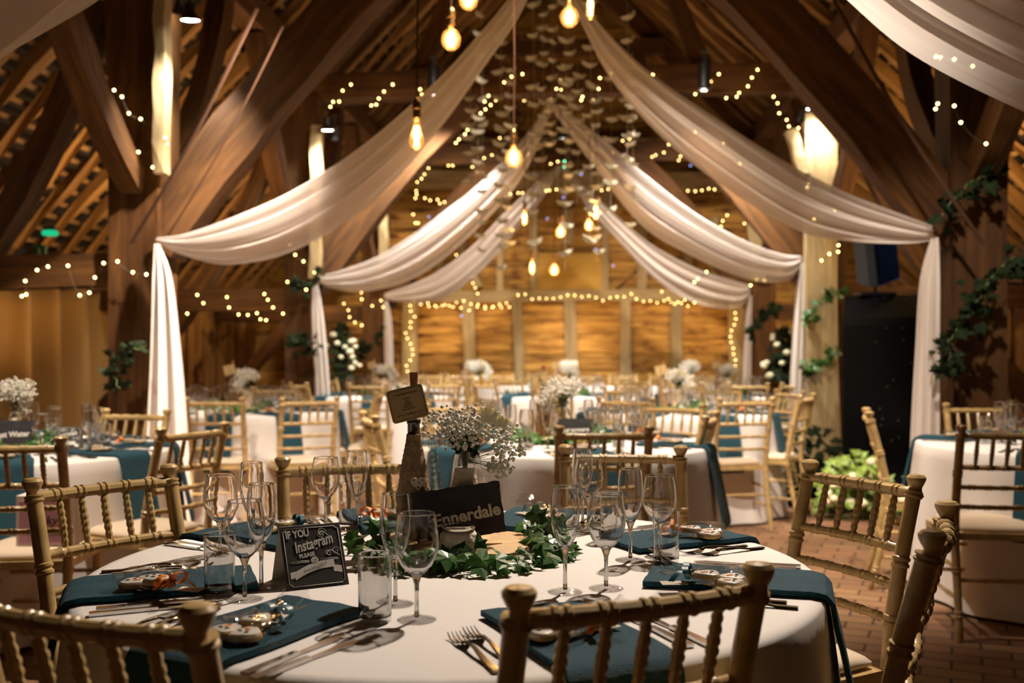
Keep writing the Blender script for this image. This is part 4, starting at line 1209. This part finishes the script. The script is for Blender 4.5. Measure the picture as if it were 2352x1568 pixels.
def slate_sign(word, label, loc, rz, small=1.0):
    t = thing('slate_table_sign', label, 'table sign', loc, rz, 'slate table name signs')
    W_, H_ = .205*small, .118*small; lean = .18
    roll = .12 if word[0] == 'E' else 0
    M = Matrix.Translation((0, 0, W_/2*math.sin(roll))) @ Matrix.Rotation(-lean, 4, 'X') @ Matrix.Rotation(-roll, 4, 'Y')
    b = MB(); n = 22; out = []
    rn = random.Random(len(word))
    for k in range(n): out.append((-W_/2+W_*k/n, rn.uniform(-.0015, .0015)))
    for k in range(12): out.append((W_/2+rn.uniform(-.0015, .0015), H_*k/12))
    for k in range(n): out.append((W_/2-W_*k/n, H_+rn.uniform(-.0015, .0015)))
    for k in range(12): out.append((-W_/2+rn.uniform(-.0015, .0015), H_-H_*k/12))
    m = len(out)
    for d in (0, .006):
        for x, z in out: b.v.append(M @ Vector((x, d, max(z, 0)+.0)))
    b.face(range(m)); b.face([m+k for k in range(m)][::-1])
    for k in range(m): b.face((k, (k+1) % m, m+(k+1) % m, m+k))
    b.build('slate_slab', SLATE, t, False)
    if word != 'blank': text('chalk_lettering', word, .039*small*min(1, 9/len(word)), CHALK, t, M @ Matrix.Translation((.018*small if word[0] == 'E' else 0, -.0008, H_*.42)) @ Matrix.Rotation(PI/2, 4, 'X') @ Matrix.Rotation(.05, 4, 'Z'), 0, .0004, .0012)
    b = MB(); b.box((0, .045, .03), (.05, .004, .07), Matrix.Rotation(.6, 3, 'X')); b.build('easel_back', BARK, t, False)
    return t
def tea_jar():
    t = thing('twine_candle_jar', 'spare', 'candle jar')
    b = MB(); b.lathe([(0, .004), (.036, 0), (.041, .006), (.042, .025), (.040, .042), (.034, .050)], 24); b.build('twine_wrap', TWINE, t, ang=0)
    b = MB(); b.lathe(rim([(.0345, .046), (.034, .052), (.037, .056), (.0365, .062)], .002), 24); b.build('glass_rim', GLASS, t, ang=0)
    b = MB(); b.lathe([(.031, .03), (.031, .052), (0, .052)], 18); b.build('candle', WAX, t)
    return Proto(t)
JAR = tea_jar()
def ivy_ring(n=125, rad=.19, size=.045, seed=1):
    t = thing('ivy_wreath', 'spare', 'ivy'); rn = random.Random(seed)
    b = MB(); v = MB(); P = []
    for k in range(41):
        a = 2*PI*k/40; P.append(Vector((rad*1.1*cos(a)*(1+.07*sin(5*a)), rad*sin(a)*(1+.06*cos(4*a)), .012+.01*sin(7*a))))
    v.tube(P, .002, 5)
    for k in range(n):
        a = rn.uniform(0, 2*PI) if k % 3 else rn.uniform(PI*1.05, PI*2.1)
        c = Vector((rad*1.1*cos(a), rad*sin(a), 0))*rn.uniform(.82, 1.22)+Vector((0, 0, rn.uniform(.012, .045)))
        ivy_leaf(b, c, size*rn.uniform(.6, 1.25), Vector((rn.gauss(0, .5), rn.gauss(-.5, .5), 1.1)), Vector((cos(a)+rn.gauss(0, .6), sin(a)+rn.gauss(0, .6), -.15)))
        if k % 3 == 0: v.tube([P[int((a % (2*PI))/(2*PI)*40)], c], .0014, 4)
    for x, y, zs in ((.17, .07, (.03, .06, .085)), (.215, .055, (.03, .07)), (.20, .02, (.04,)), (-.26, .06, (.015, .03)), (-.30, .03, (.02,)), (-.02, -.165, (.03, .045)), (.05, -.15, (.04,))):
        for z in zs:
            v.tube([(x*.8, y*.8, .01), (x*.95, y, z*.6), (x, y, z)], .0012, 4)
            ivy_leaf(b, Vector((x+rn.uniform(-.02, .02), y, z)), size*rn.uniform(.8, 1.1), Vector((rn.gauss(0, .4), -1, .4)), Vector((rn.gauss(0, .7), 0, rn.gauss(0, .6))))
    b.build('leaves', LEAF, t, False); v.build('vine', STEMM, t, ang=0)
    return Proto(t)
IVR = ivy_ring()
def curl(x, z, r, dirn=1, turns=1.4, flip=1, n=26):
    out = []
    for k in range(n):
        f = k/(n-1); a = f*turns*2*PI; rr = r*(1-.75*f)
        out.append((x+dirn*(rr*cos(a)-r), z+flip*rr*sin(a)))
    return out
def tent_card(label, loc, rz, full=True):
    t = thing('tent_card', label, 'tent card', loc, rz, 'black and white tent cards')
    W_, H_ = .125, .130; lean = .50
    M = Matrix.Rotation(-lean, 4, 'X')
    b = MB(); b.box(M @ Vector((0, .0006, H_/2)), (W_, .0012, H_), M.to_3x3()); b.build('front_panel', CARDB, t, False)
    top = M @ Vector((0, .0012, H_)); b = MB()
    M2 = Matrix.Translation(top) @ Matrix.Rotation(lean*.85, 4, 'X')
    b.box(M2 @ Vector((0, .0008, -H_*.49)), (W_, .001, H_*.98), M2.to_3x3()); b.build('back_panel', CARDW, t, False)
    F_ = lambda x, z, d=-.0004: M @ Vector((x, d, z))
    b = MB(); w2, h0, h1, c = W_/2-.006, .006, H_-.006, .006
    fr = [(-w2+c, h0), (w2-c, h0), (w2-c, h0+c*.5), (w2, h0+c), (w2, h1-c), (w2-c, h1-c*.5), (w2-c, h1), (-w2+c, h1), (-w2+c, h1-c*.5), (-w2, h1-c), (-w2, h0+c), (-w2+c, h0+c*.5), (-w2+c, h0)]
    for a, c_ in zip(fr, fr[1:]): b.tube([F_(*a), F_(*c_)], .0005, 4)
    if full:
        for z in (.0545, .0575):
            b.tube([F_(-.048, z-.001), F_(-.011, z-.001)], .0004, 4); b.tube([F_(.011, z), F_(.048, z)], .0004, 4)
        for x, z, r, d, fl_ in ((.022, .113, .009, 1, 1), (.020, .108, .007, -1, -1), (.046, .071, .009, 1, 1), (.030, .068, .007, -1, 1)):
            b.tube([F_(*p) for p in curl(x+(r if d > 0 else -r), z, r, d, 1.3, fl_)], .0006, 4)
        b.tube([F_(x, .108+.007*sin((x-.012)*160)) for x in [.012+.03*k/10 for k in range(11)]], .0007, 4)
        b.tube([F_(x, .068+.006*sin((x-.026)*170)) for x in [.024+.028*k/10 for k in range(11)]], .0007, 4)
    b.build('printed_border', CHALK, t, ang=0)
    # ribbon banner
    b = MB()
    def ban(u, v): x = -.043+.082*u; return F_(x, .019+.020*u+.006*sin(u*PI)+.016*v, -.0006)
    b.grid(ban, 12, 1)
    def ban2(u, v): return F_(-.052+.018*u, .022+.013*v+.003*u, -.0003)
    b.grid(ban2, 2, 1)
    def ban3(u, v): return F_(.036+.017*u, .030+.014*v-.004*u, -.0003)
    b.grid(ban3, 2, 1)
    cir = [F_(.0075*cos(k*PI/10), .056+.0075*sin(k*PI/10), -.0006) for k in range(20)]
    i = len(b.v); b.v += cir; b.face([i+k for k in range(20)])
    b.build('printed_banner', CHALK, t, False)
    R1 = lambda x, z, tilt: M @ Matrix.Translation((x, -.0008, z)) @ Matrix.Rotation(PI/2, 4, 'X') @ Matrix.Rotation(tilt, 4, 'Z')
    text('heading_lettering', 'IF YOU', .0215, CHALK, t, R1(-.028, .112, .05) @ Matrix.Diagonal((.72, 1, 1, 1)), 0, .0002, .0007)
    text('script_lettering', 'Instagram', .0315, CHALK, t, R1(.002, .0905, .20) @ Matrix.Diagonal((.66, 1, 1, 1)), .25, .0002, .0006)
    text('small_lettering', 'PLEASE', .0115, CHALK, t, R1(-.014, .0672, .12) @ Matrix.Diagonal((.9, 1, 1, 1)), 0, .0002, .0003)
    text('dot_lettering', 'USE', .0055, INK, t, R1(.0, .056, 0) @ Matrix.Translation((0, 0, .0005)), 0, .0001, .0001)
    text('banner_lettering', "#wedding2017", .0085, INK, t, R1(-.002, .0405, .25) @ Matrix.Translation((0, 0, .0008)), .3, .0001, 0)
    return t

# ================================================================== SET EVERY TABLE
CLOTHS = [cloth_mesh(k).mesh('tablecloth', CLOTH, True, 0) for k in range(3)]
ci = 0
rnd = random.Random(11)
for name, T in TB.items():
    cx, cz = T['c']; c = Cw(cx, cz, 0); near = cz < 5.5; T0 = name == 'Ennerdale table'; far = cz > 10
    TPR.put('round folding table hidden under the cloth of the '+name, c, 0, 'round folding tables')
    o = inst('tablecloth', CLOTHS[ci % 3], None, c, (0, 0, [2.6, 1.0, .3, 2.2, 4.4, .9, 5, 3, 1.7][ci])); ci += 1
    tag(o, 'floor length white tablecloth on the '+name, 'tablecloth', 'white round tablecloths')
    sd_names = sides(T['ang'])
    for i, a in enumerate(T['ang']):
        u, v = axes(a); sdn = sd_names[i]; base = c+Vector((0, 0, TH)); rz = math.atan2(u.y, u.x)
        ch = T['ch'][i]
        G = 'chairs around the '+name
        if ch == 'g':
            rr = 1.05+rnd.uniform(-.05, .1); ra = math.radians(a); x, z = cx+rr*sin(ra), cz+rr*cos(ra)
            chair(x, z, -sin(ra)+rnd.uniform(-.12, .12), -cos(ra)+rnd.uniform(-.12, .12), f'limewashed spindle back chair on the {sdn} of the {name}', G)
        elif ch:
            chair(ch[0], ch[1], ch[2], ch[3], f'limewashed spindle back chair on the {sdn} of the {name}', G)
        if cz < 6 and not T0:
            q = base+u*.6
            if (q-CAM).dot(RT)/(q-CAM).dot(FW) < -.60 or (q-CAM).dot(RT)/(q-CAM).dot(FW) > .60: continue
        NAPP.put(f'teal napkin hanging off the {sdn} of the {name}' , base+u*.595, rz, 'folded teal napkins')
        j = rnd.uniform(-.03, .03)
        jr = rz+PI+rnd.uniform(-.5, .5)
        if far:
            pass
        else:
            fp = FO if (i % 2 == (0 if T0 else 1)) or rnd.random() < .3 else FT
            if not T0:
                fp.put(f'bag of iced biscuits at the {sdn} of the {name}', base+u*.57+v*.0+Vector((0, 0, .0155)), jr, 'bagged biscuit favours')
        if not T0:
            WG.put(f'clear wine glass at the {sdn} of the {name}', base+u*(.36+j)+v*(.13+j), 0, 'wine glasses')
            FG.put(f'tall champagne flute at the {sdn} of the {name}', base+u*(.31+j)+v*(.21-j), 0, 'champagne flutes')
            if not far: TG.put(f'clear straight tumbler at the {sdn} of the {name}', base+u*(.41-j)+v*(.21+j), 0, 'tumblers')
        if near:
            st = base+u*(.66 if T0 and i == 5 else .60)+Vector((0, 0, .0006))
            for k, s_ in enumerate((.145, .178)):
                nm_ = ('inner', 'outer')[k]
                FK.put(f'steel fork, {nm_} of two, at the {sdn} of the {name}', st-v*s_+u*(.02*k), rz+PI+rnd.uniform(-.05, .05), 'steel forks')
                KN.put(f'steel knife, {nm_} of two, at the {sdn} of the {name}', st+v*s_+u*(.01*k), rz+PI+rnd.uniform(-.06, .06), 'steel knives')
            if T0 and i in (1, 2, 7): SPN.put(f'dessert spoon beside the {sdn} napkin of the {name}', st-v*.125-u*.16, rz+PI/2+rnd.uniform(-.3, .3), 'dessert spoons')
    if not T0:
        cc = c+Vector((0, 0, TH)); rz = PSI
        SLP.put('round log slice centrepiece base on the '+name, cc, rz+ci, 'log slices')
        IVR.put('ivy sprigs round the log slice of the '+name, cc+Vector((0, 0, .004)), rz, 'ivy wreaths')
        VAS.put('cream twine wrapped vase on the '+name, cc+Vector((.02, .05, .026)), rz, 'twine vases')
        FLP.put('white gypsophila posy in the vase of the '+name, cc+Vector((.02, .05, .206)), rz+ci*.9, 'gypsophila posies', 1.15)
        BOT.put('brown twine wrapped bottle with a heart on the '+name, cc+Vector((-.09, .05, .026)), rz, 'twine bottles')
        CAP.put('kraft card pegged in the bottle of the '+name, cc+Vector((-.09, .05, .29)), rz-.3, 'kraft cards')

# ---- front table, placed piece by piece
def vis(px, py): return PT(px, py, TH)
def S(lst, proto, lab, grp):
    for px, py, l in lst: proto.put(lab+' '+l, vis(px, py), random.uniform(0, 3), grp)
S([(957, 1424, 'in front of the slate sign, nearest the two forks'), (562, 1377, 'standing just beside the black tent card'), (506, 1278, 'behind the tent card cluster at the curtain side'),
   (748, 1212, 'beside a flute and tumbler at the back edge under the brown chair'), (1075, 1196, 'half hidden behind the twine vase'), (1392, 1352, 'next to the flute by the near chair finial'), (1352, 1214, 'at the back edge in front of the brown chair'),
   (1515, 1280, 'beside the tumbler at the booth side')], WG, 'clear wine glass', 'wine glasses')
S([(908, 1388, 'behind the wine glass in front of the slate sign'), (600, 1349, 'directly behind the wine glass by the tent card'), (578, 1262, 'at the back of the curtain side cluster'),
   (820, 1214, 'next to the tumbler on the back edge'), (1298, 1360, 'just above the near chair finial'), (1448, 1287, 'between two wine glasses on the booth side'), (1338, 1205, 'overlapping the back edge wine glass')], FG, 'tall champagne flute', 'champagne flutes')
S([(861, 1428, 'at the front beside the overlapping wine glass and flute'), (504, 1366, 'beside the orange ribbon favour'), (803, 1212, 'between wine glass and flute at the back edge'), (1128, 1190, 'partly hidden behind the slate sign'),
   (1530, 1292, 'in front of the orange biscuit favour'), (1400, 1240, 'between the pairs of stemmed glasses')], TG, 'clear straight tumbler', 'tumblers')
for px, py, h, pr, rz, l in ((352, 1352, .0155, FO, 2.6+PI, 'with an orange bow on the curtain side napkin'), (582, 1455, .0155, FT, 1.1, 'with a teal bow and flared top on the front napkin'),
      (1600, 1232, .0155, FO, 2.9, 'with iced orange hearts on the booth side back napkin'), (1640, 1342, .0155, FT, 2.9, 'with a teal bow on the hanging booth side napkin'),
      (1290, 1458, .0155, FO, .2, 'seen through the near chair spindles'), (640, 1219, .0155, FT, .5, 'behind the tent card on the back napkin'),
      (1250, 1190, .0155, FT, 2.0, 'at the back beside the climbing ivy'), (885, 1190, .0155, FO, -2.2, 'seen through the glasses left of the slate sign')):
    p = PT(px, py, TH+h); pr.put('clear bag of iced biscuits '+l, p, rz+PSI, 'bagged biscuit favours')
c0 = PT(1060, 1272, TH)
SLP.put('round bark edged log slice under the Ennerdale slate', c0+Vector((0, 0, .001)), PSI, 'log slices')
IVR.put('trailing green ivy around the log slice and jar on the Ennerdale table', c0+Vector((0, 0, .003)), PSI, 'ivy wreaths')
zt = TH+.0275
def onS(x, z): return Cw(0, 0, 0)+Vector((0, 0, zt))+RT*x+FW*z
k0 = (c0-Vector((CAM.x, CAM.y, 0))); kx = k0.dot(RT); kz = k0.dot(FW)
slate_sign('Ennerdale', 'black slate sign lettered Ennerdale leaning on the log slice', onS(kx+.003, kz-.02), PSI+.16)
JAR.put('squat twine wrapped candle jar in front of the Ennerdale slate', onS(kx, kz-.125), PSI, 'twine jars')
VAS.put('cream twine wrapped vase behind the Ennerdale slate', onS(kx+.005, kz+.055), PSI, 'twine vases', 1.1)
FLP.put('white gypsophila posy with cream roses in the vase behind the Ennerdale slate', onS(kx+.005, kz+.055)+Vector((0, 0, .198)), PSI, 'gypsophila posies')
BOT.put('brown twine wrapped bottle with a white heart behind the Ennerdale slate', onS(kx-.115, kz+.05), PSI+.1, 'twine bottles')
CAP.put('kraft menu card clipped to the corked peg of the Ennerdale bottle', onS(kx-.115, kz+.05)+Vector((0, 0, .285)), PSI, 'kraft cards')
CBT.put('clear patterned glass bottle behind the heart bottle', onS(kx-.085, kz+.12), PSI, 'glass bottles')
tent_card('black chalkboard style tent card with white script on the Ennerdale table', PT(732, 1349, TH+.001), PSI+.49)
# signs on other tables
q = Cw(*TB['curtain side table']['c'], TH+.0275); slate_sign('Wast Water', 'slate sign lettered Wast Water on the curtain side table', q-FW*.08+RT*.06, PSI+.05)
tent_card('small black tent card between the glasses of the curtain side table', PD(150, 1040, 4.6).to_2d().to_3d()+Vector((0, 0, TH+.001)), PSI+.25)
q = Cw(*TB['middle table']['c'], TH+.0275); slate_sign('Buttermere', 'slate sign lettered Buttermere on the middle table', q-FW*.10+RT*.07, PSI-.1, .85)
q = Cw(*TB['second curtain side table']['c'], TH+.001); tent_card('small black tent card on the second curtain side table', q-FW*.1+RT*.3, PSI+.1, False)
q = Cw(*TB['second booth side table']['c'], TH+.0275); slate_sign('blank', 'small blank looking slate sign on the second booth side table', q+RT*(-.2)+Vector((0, 0, 0)), PSI, .7)

# ---- long head table before the end wall
ht = thing('head_table', 'long head table under white cloth in front of the end wall', 'table', (0, 13.05, 0))
b = MB(); b.box((0, 0, .74), (4.4, .7, .03)); b.build('tabletop', OAKL, ht, False)
for x in (-2, 0, 2):
    b = MB(); b.box((x, 0, .36), (.06, .55, .72)); b.build('leg', BLACKM, ht, False)
b = MB(); pr_ = []
N = 220
for i in range(N):
    f = i/N*2*(4.46+.76); 
    if f < 4.46: p, nrm = (-2.23+f, -.38), (0, -1)
    elif f < 5.22: p, nrm = (2.23, -.38+f-4.46), (1, 0)
    elif f < 9.68: p, nrm = (2.23-(f-5.22), .38), (0, 1)
    else: p, nrm = (-2.23, .38-(f-9.68)), (-1, 0)
    pr_.append((Vector((p[0], p[1], 0)), Vector((nrm[0], nrm[1], 0))))
for j in range(8):
    t_ = j/7
    for i, (p, nv) in enumerate(pr_):
        b.v.append(p+nv*(.03*t_+.03*t_*sin(i*.9+sin(i*.31)*2))+Vector((0, 0, .765-.745*t_)))
for j in range(7):
    for i in range(N): b.face((j*N+i, (j+1)*N+i, (j+1)*N+(i+1) % N, j*N+(i+1) % N))
b.face(range(N)[::-1])
tag(b.build('tablecloth', CLOTH, None, ang=40, loc=(0, 13.05, 0)), 'long white tablecloth falling to the floor on the head table', 'tablecloth')
hx = [-2.0, -1.45, -.9, -.35, .25, .8, 1.35, 1.95]
hl = ['curtain end', 'second seat from the curtain end', 'third seat from the curtain end', 'centre seat on the curtain side', 'centre seat on the booth side', 'third seat from the booth end', 'second seat from the booth end', 'booth end']
for x, l in zip(hx, hl):
    x += rnd.uniform(-.04, .04)
    CHP.put('limewashed chair behind the head table, '+l, (x, 13.60, 0), PI+rnd.uniform(-.1, .1), 'chairs behind the head table')
    bz = Vector((x, 13.05, .766))
    NAPP.put('teal napkin on the head table, '+l, bz+Vector((0, -.18, 0)), -PI/2, 'folded teal napkins') if False else None
    WG.put('clear wine glass on the head table, '+l, bz+Vector((-.12, .08, 0)), 0, 'wine glasses')
    FG.put('tall champagne flute on the head table, '+l, bz+Vector((.10, .06, 0)), 0, 'champagne flutes')
    TG.put('clear straight tumbler on the head table, '+l, bz+Vector((-.02, .0, 0)), 0, 'tumblers')
for k, (x, l) in enumerate(((-1.15, 'towards the curtain end'), (.05, 'at the middle'), (1.62, 'towards the booth end'))):
    VAS.put('cream twine wrapped vase on the head table '+l, (x, 12.95, .766), 0, 'twine vases')
    FLP.put('white gypsophila posy on the head table '+l, (x, 12.95, .95), k, 'gypsophila posies', 1.5)
    BOT.put('brown twine wrapped bottle on the head table '+l, (x-.16, 12.98, .766), 0, 'twine bottles')
ivy('ivy_runner', 'green ivy hanging down the front of the head table cloth', 'ivy', [(-1.3, 12.62, .74), (-.95, 12.6, .55), (-.6, 12.62, .72), (-.2, 12.6, .5), (.1, 12.62, .72)], 40, .07, LEAF, .05)

# gypsophila jars low on the stage and big floral pedestals
def pedestal(label, loc, h, seed, sc=1.0, col=None):
    t = thing('floral_pedestal', label, 'floral display', loc, 0, 'floral displays beside the posts'); rn = random.Random(seed)
    b = MB(); b.lathe([(.14, 0), (.14, .02), (.03, .05), (.022, .3), (.022, h-.12), (.05, h-.10), (.09, h), (.075, h+.0), (.04, h-.08)], 20); b.build('stand', BLACKM, t)
    b = MB(); f = MB()
    for k in range(260):
        a = rn.uniform(0, 2*PI); r = rn.random()**.6*.24*sc; z = h+rn.uniform(-.10, .42)*sc
        r *= (1-.55*max(0, (z-h)/.42))
        ivy_leaf(b, Vector((r*cos(a), r*sin(a), z)), rn.uniform(.04, .08), Vector((cos(a), sin(a), .5)), Vector((cos(a), sin(a), rn.uniform(-.8, .8))))
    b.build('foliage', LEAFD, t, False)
    for k in range(16):
        a = rn.uniform(PI, 2*PI); z = h+rn.uniform(-.05, .38)*sc; r = .21*sc*(1-.5*max(0, (z-h)/.42))
        f.ball((r*cos(a), r*sin(a), z), rn.uniform(.028, .05), 2, (1, 1, .8))
    f.build('blooms', ROSE, t, ang=0)
    return t
pedestal('tall white and green flower display on the curtain side before the head table', PY(782, 900, 11.6).to_2d().to_3d(), 1.02, 3, 1.25)
pedestal('tall white rose display beside the post on the booth side', PY(1800, 900, 11.4).to_2d().to_3d(), .98, 8, 1.25)

# ================================================================== BOOTH, STAGE, PLANTS, SPEAKER
def plx(px, d): return Cw((px-1176)/FPX*d, d, 0)
st = MB(); p0 = plx(1890, 7.7); 
stage_c = Cw(3.45, 8.5, .10)
st.box((0, 0, 0), (2.5, 1.9, .2), Matrix.Rotation(PSI, 3, 'Z')); so = st.build('stage_platform', BLACKC, None, False, loc=stage_c); tag(so, 'low black stage platform under the black booth', 'stage')
bt = thing('starcloth_booth', 'tall black star speckled disco booth with a sloping top', 'booth', Cw(2.98, 7.95, .2), PSI-.36)
b = MB(); W2 = .32; pr_ = [(0, 0), (0, 1.24), (.04, 1.30), (.40, 1.50), (1.05, 1.50), (1.05, 0)]
for x in (-W2, W2):
    for y, z in pr_: b.v.append(Vector((x, y, z)))
m = len(pr_)
b.face(range(m)); b.face([m+k for k in range(m)][::-1])
for k in range(m): b.face((k, m+k, m+(k+1) % m, (k+1) % m))
b.build('black_cover', BLACKC, bt, False)
starm = plain('star_sequin', (.22, .22, .22), .4)
b = MB(); rn = random.Random(2)
for k in range(20):
    x = rn.uniform(-W2+.03, W2-.03); z = rn.uniform(.15, 1.22); b.ball((x, -.003, z), .0045, 1)
b.build('star_sequins', starm, bt, ang=0)
b = MB()
for k in range(9):
    x = rn.uniform(-W2+.03, W2-.03); f = rn.random(); b.ball((x, .04+.36*f, 1.302+.20*f), .0045, 1)
b.build('slope_sequins', starm, bt, ang=0)
sp = thing('loudspeaker', 'tilted dark blue loudspeaker standing above the black booth', 'loudspeaker', Cw(3.06, 8.4, 1.70), PSI)
b = MB(); b.tube([(0, 0, 0), (0, 0, .1)], .02, 8); b.box((0, 0, .012), (.3, .2, .024)); b.build('mount', BLACKM, sp, False)
M = Matrix.Rotation(-.20, 3, 'Y') @ Matrix.Rotation(.25, 3, 'X') @ Matrix.Rotation(.5, 3, 'Z')
b = MB(); 
bm_ = []
for z in (-.21, .21):
    for x, y in ((-.14, -.12), (.14, -.12), (.15, -.04), (.09, .13), (-.09, .13), (-.15, -.04)): b.v.append(M @ Vector((x, y, z))+Vector((0, 0, .32)))
b.face((5, 4, 3, 2, 1, 0)); b.face((6, 7, 8, 9, 10, 11))
for k in range(6): b.face((k, (k+1) % 6, 6+(k+1) % 6, 6+k))
b.build('cabinet', SPKB, sp, False)
b = MB(); b.box(M @ Vector((0, -.128, 0))+Vector((0, 0, .32)), (.25, .014, .38), M); b.build('grille', BLACKC, sp, False)
lamp('SPOT', Cw(3.9, 8.1, 2.4), 40, (.15, .4, 1), .05, Cw(2.95, 8.45, 1.95), 40, .5, name='blue_party_lamp')
def plantbed(name, label, c, w_, d_, h_, n, m, seed, fl=0):
    t = thing(name, label, 'plants', c, 0, 'plants along the stage'); rn = random.Random(seed); b = MB(); f = MB(); s = MB()
    for k in range(n):
        x, y = rn.uniform(-w_, w_), rn.uniform(-d_, d_); z = rn.uniform(.1, 1)**.7*h_*(1-.5*(x/w_)**2)
        ivy_leaf(b, Vector((x, y, z)), rn.uniform(.05, .10), Vector((rn.gauss(0, .6), -.8, 1)), Vector((rn.gauss(0, 1), rn.gauss(0, .4), .3)))
        if k % 5 == 0: s.tube([(x*.6, y*.6, 0), (x, y, z)], .003, 4)
        if fl and k % 9 == 0: f.ball((x, y-.04, z+.02), rn.uniform(.03, .045), 1, (1, 1, .8))
    s.tube([(-w_*.8, 0, .01), (w_*.8, 0, .01)], .02, 6)
    b.build('foliage', m, t, False); s.build('stems', STEMM, t, ang=0)
    if fl: f.build('blooms', ROSE, t, ang=0)
    return t
plantbed('stage_plant', 'yellow green flowering plant at the foot of the black booth', Cw(2.52, 7.3, .0), .24, .12, .50, 150, LEAFY, 4, 1)
plantbed('stage_plant', 'feathery green plant low beside the booth side table', Cw(2.92, 7.0, .0), .24, .12, .34, 120, LEAFY, 5)
plantbed('stage_plant', 'dark green plant low against the grey post', Cw(2.75, 9.1, .0), .3, .15, .55, 120, LEAFD, 6)
# ivy up the posts
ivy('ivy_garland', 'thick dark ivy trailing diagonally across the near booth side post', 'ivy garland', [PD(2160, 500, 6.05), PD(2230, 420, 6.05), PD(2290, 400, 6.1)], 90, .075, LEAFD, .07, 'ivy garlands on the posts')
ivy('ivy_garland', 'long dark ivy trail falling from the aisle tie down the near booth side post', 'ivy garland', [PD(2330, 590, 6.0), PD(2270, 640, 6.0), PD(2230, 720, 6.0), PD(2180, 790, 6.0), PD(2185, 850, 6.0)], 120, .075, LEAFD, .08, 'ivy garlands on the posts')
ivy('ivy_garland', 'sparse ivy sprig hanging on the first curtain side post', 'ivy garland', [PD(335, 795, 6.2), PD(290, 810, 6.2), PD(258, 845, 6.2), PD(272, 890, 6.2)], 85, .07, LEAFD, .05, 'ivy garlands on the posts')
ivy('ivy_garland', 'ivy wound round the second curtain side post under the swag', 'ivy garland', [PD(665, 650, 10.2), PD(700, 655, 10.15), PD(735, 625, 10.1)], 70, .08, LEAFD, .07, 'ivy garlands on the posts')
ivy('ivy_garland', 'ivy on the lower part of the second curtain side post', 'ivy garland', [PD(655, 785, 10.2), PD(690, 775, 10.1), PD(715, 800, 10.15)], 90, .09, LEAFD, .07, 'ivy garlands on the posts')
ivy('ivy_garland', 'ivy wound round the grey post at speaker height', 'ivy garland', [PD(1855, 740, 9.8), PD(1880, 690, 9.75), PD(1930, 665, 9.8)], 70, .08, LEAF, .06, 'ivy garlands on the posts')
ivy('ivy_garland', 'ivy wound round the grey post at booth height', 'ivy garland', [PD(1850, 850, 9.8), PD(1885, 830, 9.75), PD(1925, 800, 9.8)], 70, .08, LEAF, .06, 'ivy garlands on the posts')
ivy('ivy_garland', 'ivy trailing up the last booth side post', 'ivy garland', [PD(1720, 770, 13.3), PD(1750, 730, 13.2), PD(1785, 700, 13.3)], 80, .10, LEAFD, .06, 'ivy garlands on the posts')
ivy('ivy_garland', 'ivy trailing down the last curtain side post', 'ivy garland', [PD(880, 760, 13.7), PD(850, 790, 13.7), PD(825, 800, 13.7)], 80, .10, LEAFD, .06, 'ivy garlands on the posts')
# emergency sign and green lamp, ropes, gift bag
sg = thing('exit_sign', 'small green running man exit sign low in the curtain side roof', 'sign', PD(92, 582, 7.6), PSI)
b = MB(); b.box((0, 0, 0), (.09, .02, .13)); b.build('sign_box', plain('sign_face', (.02, .22, .12), .5), sg, False)
b = MB(); b.ball((.0, -.013, .035), .010, 1, (1, .3, 1)); b.box((0, -.013, 0), (.02, .004, .045)); b.box((.012, -.013, -.03), (.01, .004, .035), Matrix.Rotation(.5, 3, 'Y')); b.box((-.012, -.013, -.03), (.01, .004, .035), Matrix.Rotation(-.5, 3, 'Y')); b.build('running_figure', CHALK, sg, ang=0)
em = thing('emergency_light', 'glowing green emergency light above the exit sign', 'lamp', PD(115, 536, 7.4), PSI)
b = MB(); b.lathe([(.0, -.02), (.05, -.015), (.06, 0), (.05, .02), (0, .03)], 16); b.build('light_cover', GREENS, em, ang=0)
b = MB(); b.box((0, 0, .035), (.09, .05, .02)); b.build('light_base', BLACKM, em, False)
def rope(label, a, c, r=.012):
    a, c = Vector(a), Vector(c); b = MB(); b.tube([a.lerp(c, k/12)+Vector((0, 0, -.06*sin(PI*k/12))) for k in range(13)], r, 6); tag(b.build('rope', CORD, None), label, 'rope')
rope('brown rope slanting down past the first curtain side post', PD(590, 20, 5.9), PD(300, 560, 5.9))
rope('thinner dark rope slanting beside the big curved brace', PD(650, 60, 6.1), PD(385, 540, 6.1), .006)
rope('rope running from the roof to the near booth side post', PD(1915, 0, 5.9), PD(2260, 560, 5.9))
bg_ = thing('gift_bag', 'pink and white flower girl gift bag standing on the chair by the curtain side table', 'gift bag', Cw(-1.78, 3.84, .487), PSI+.05)
b = MB(); b.box((0, 0, .095), (.22, .09, .19)); b.build('bag_body', BAGW, bg_, False)
b = MB(); b.box((-.008, -.046, .088), (.18, .002, .165)); b.build('pink_panel', PINK, bg_, False)
text('name_lettering', 'Vicky', .05, INK, bg_, Matrix.Translation((-.01, -.048, .095)) @ Matrix.Rotation(PI/2, 4, 'X'), .3, .0003, .0003)
text('caption_lettering', 'FLOWER GIRL', .02, INK, bg_, Matrix.Translation((-.005, -.048, .045)) @ Matrix.Rotation(PI/2, 4, 'X'), 0, .0003, .0003)
b = MB(); b.tube([(-.03+.06*k/10, 0, .19+.02*sin(PI*k/10)) for k in range(11)], .004, 6); b.build('bag_handle', BAGW, bg_)

# let the lamps shine through the clear glass
for o in D.objects:
    if o.type != 'MESH': continue
    try:
        if o.data.materials and o.data.materials[0] in (GLASS, STEMG): o.cycles.is_caustics_caster = True
        elif o.name.startswith('tablecloth'): o.cycles.is_caustics_receiver = True
    except Exception: pass
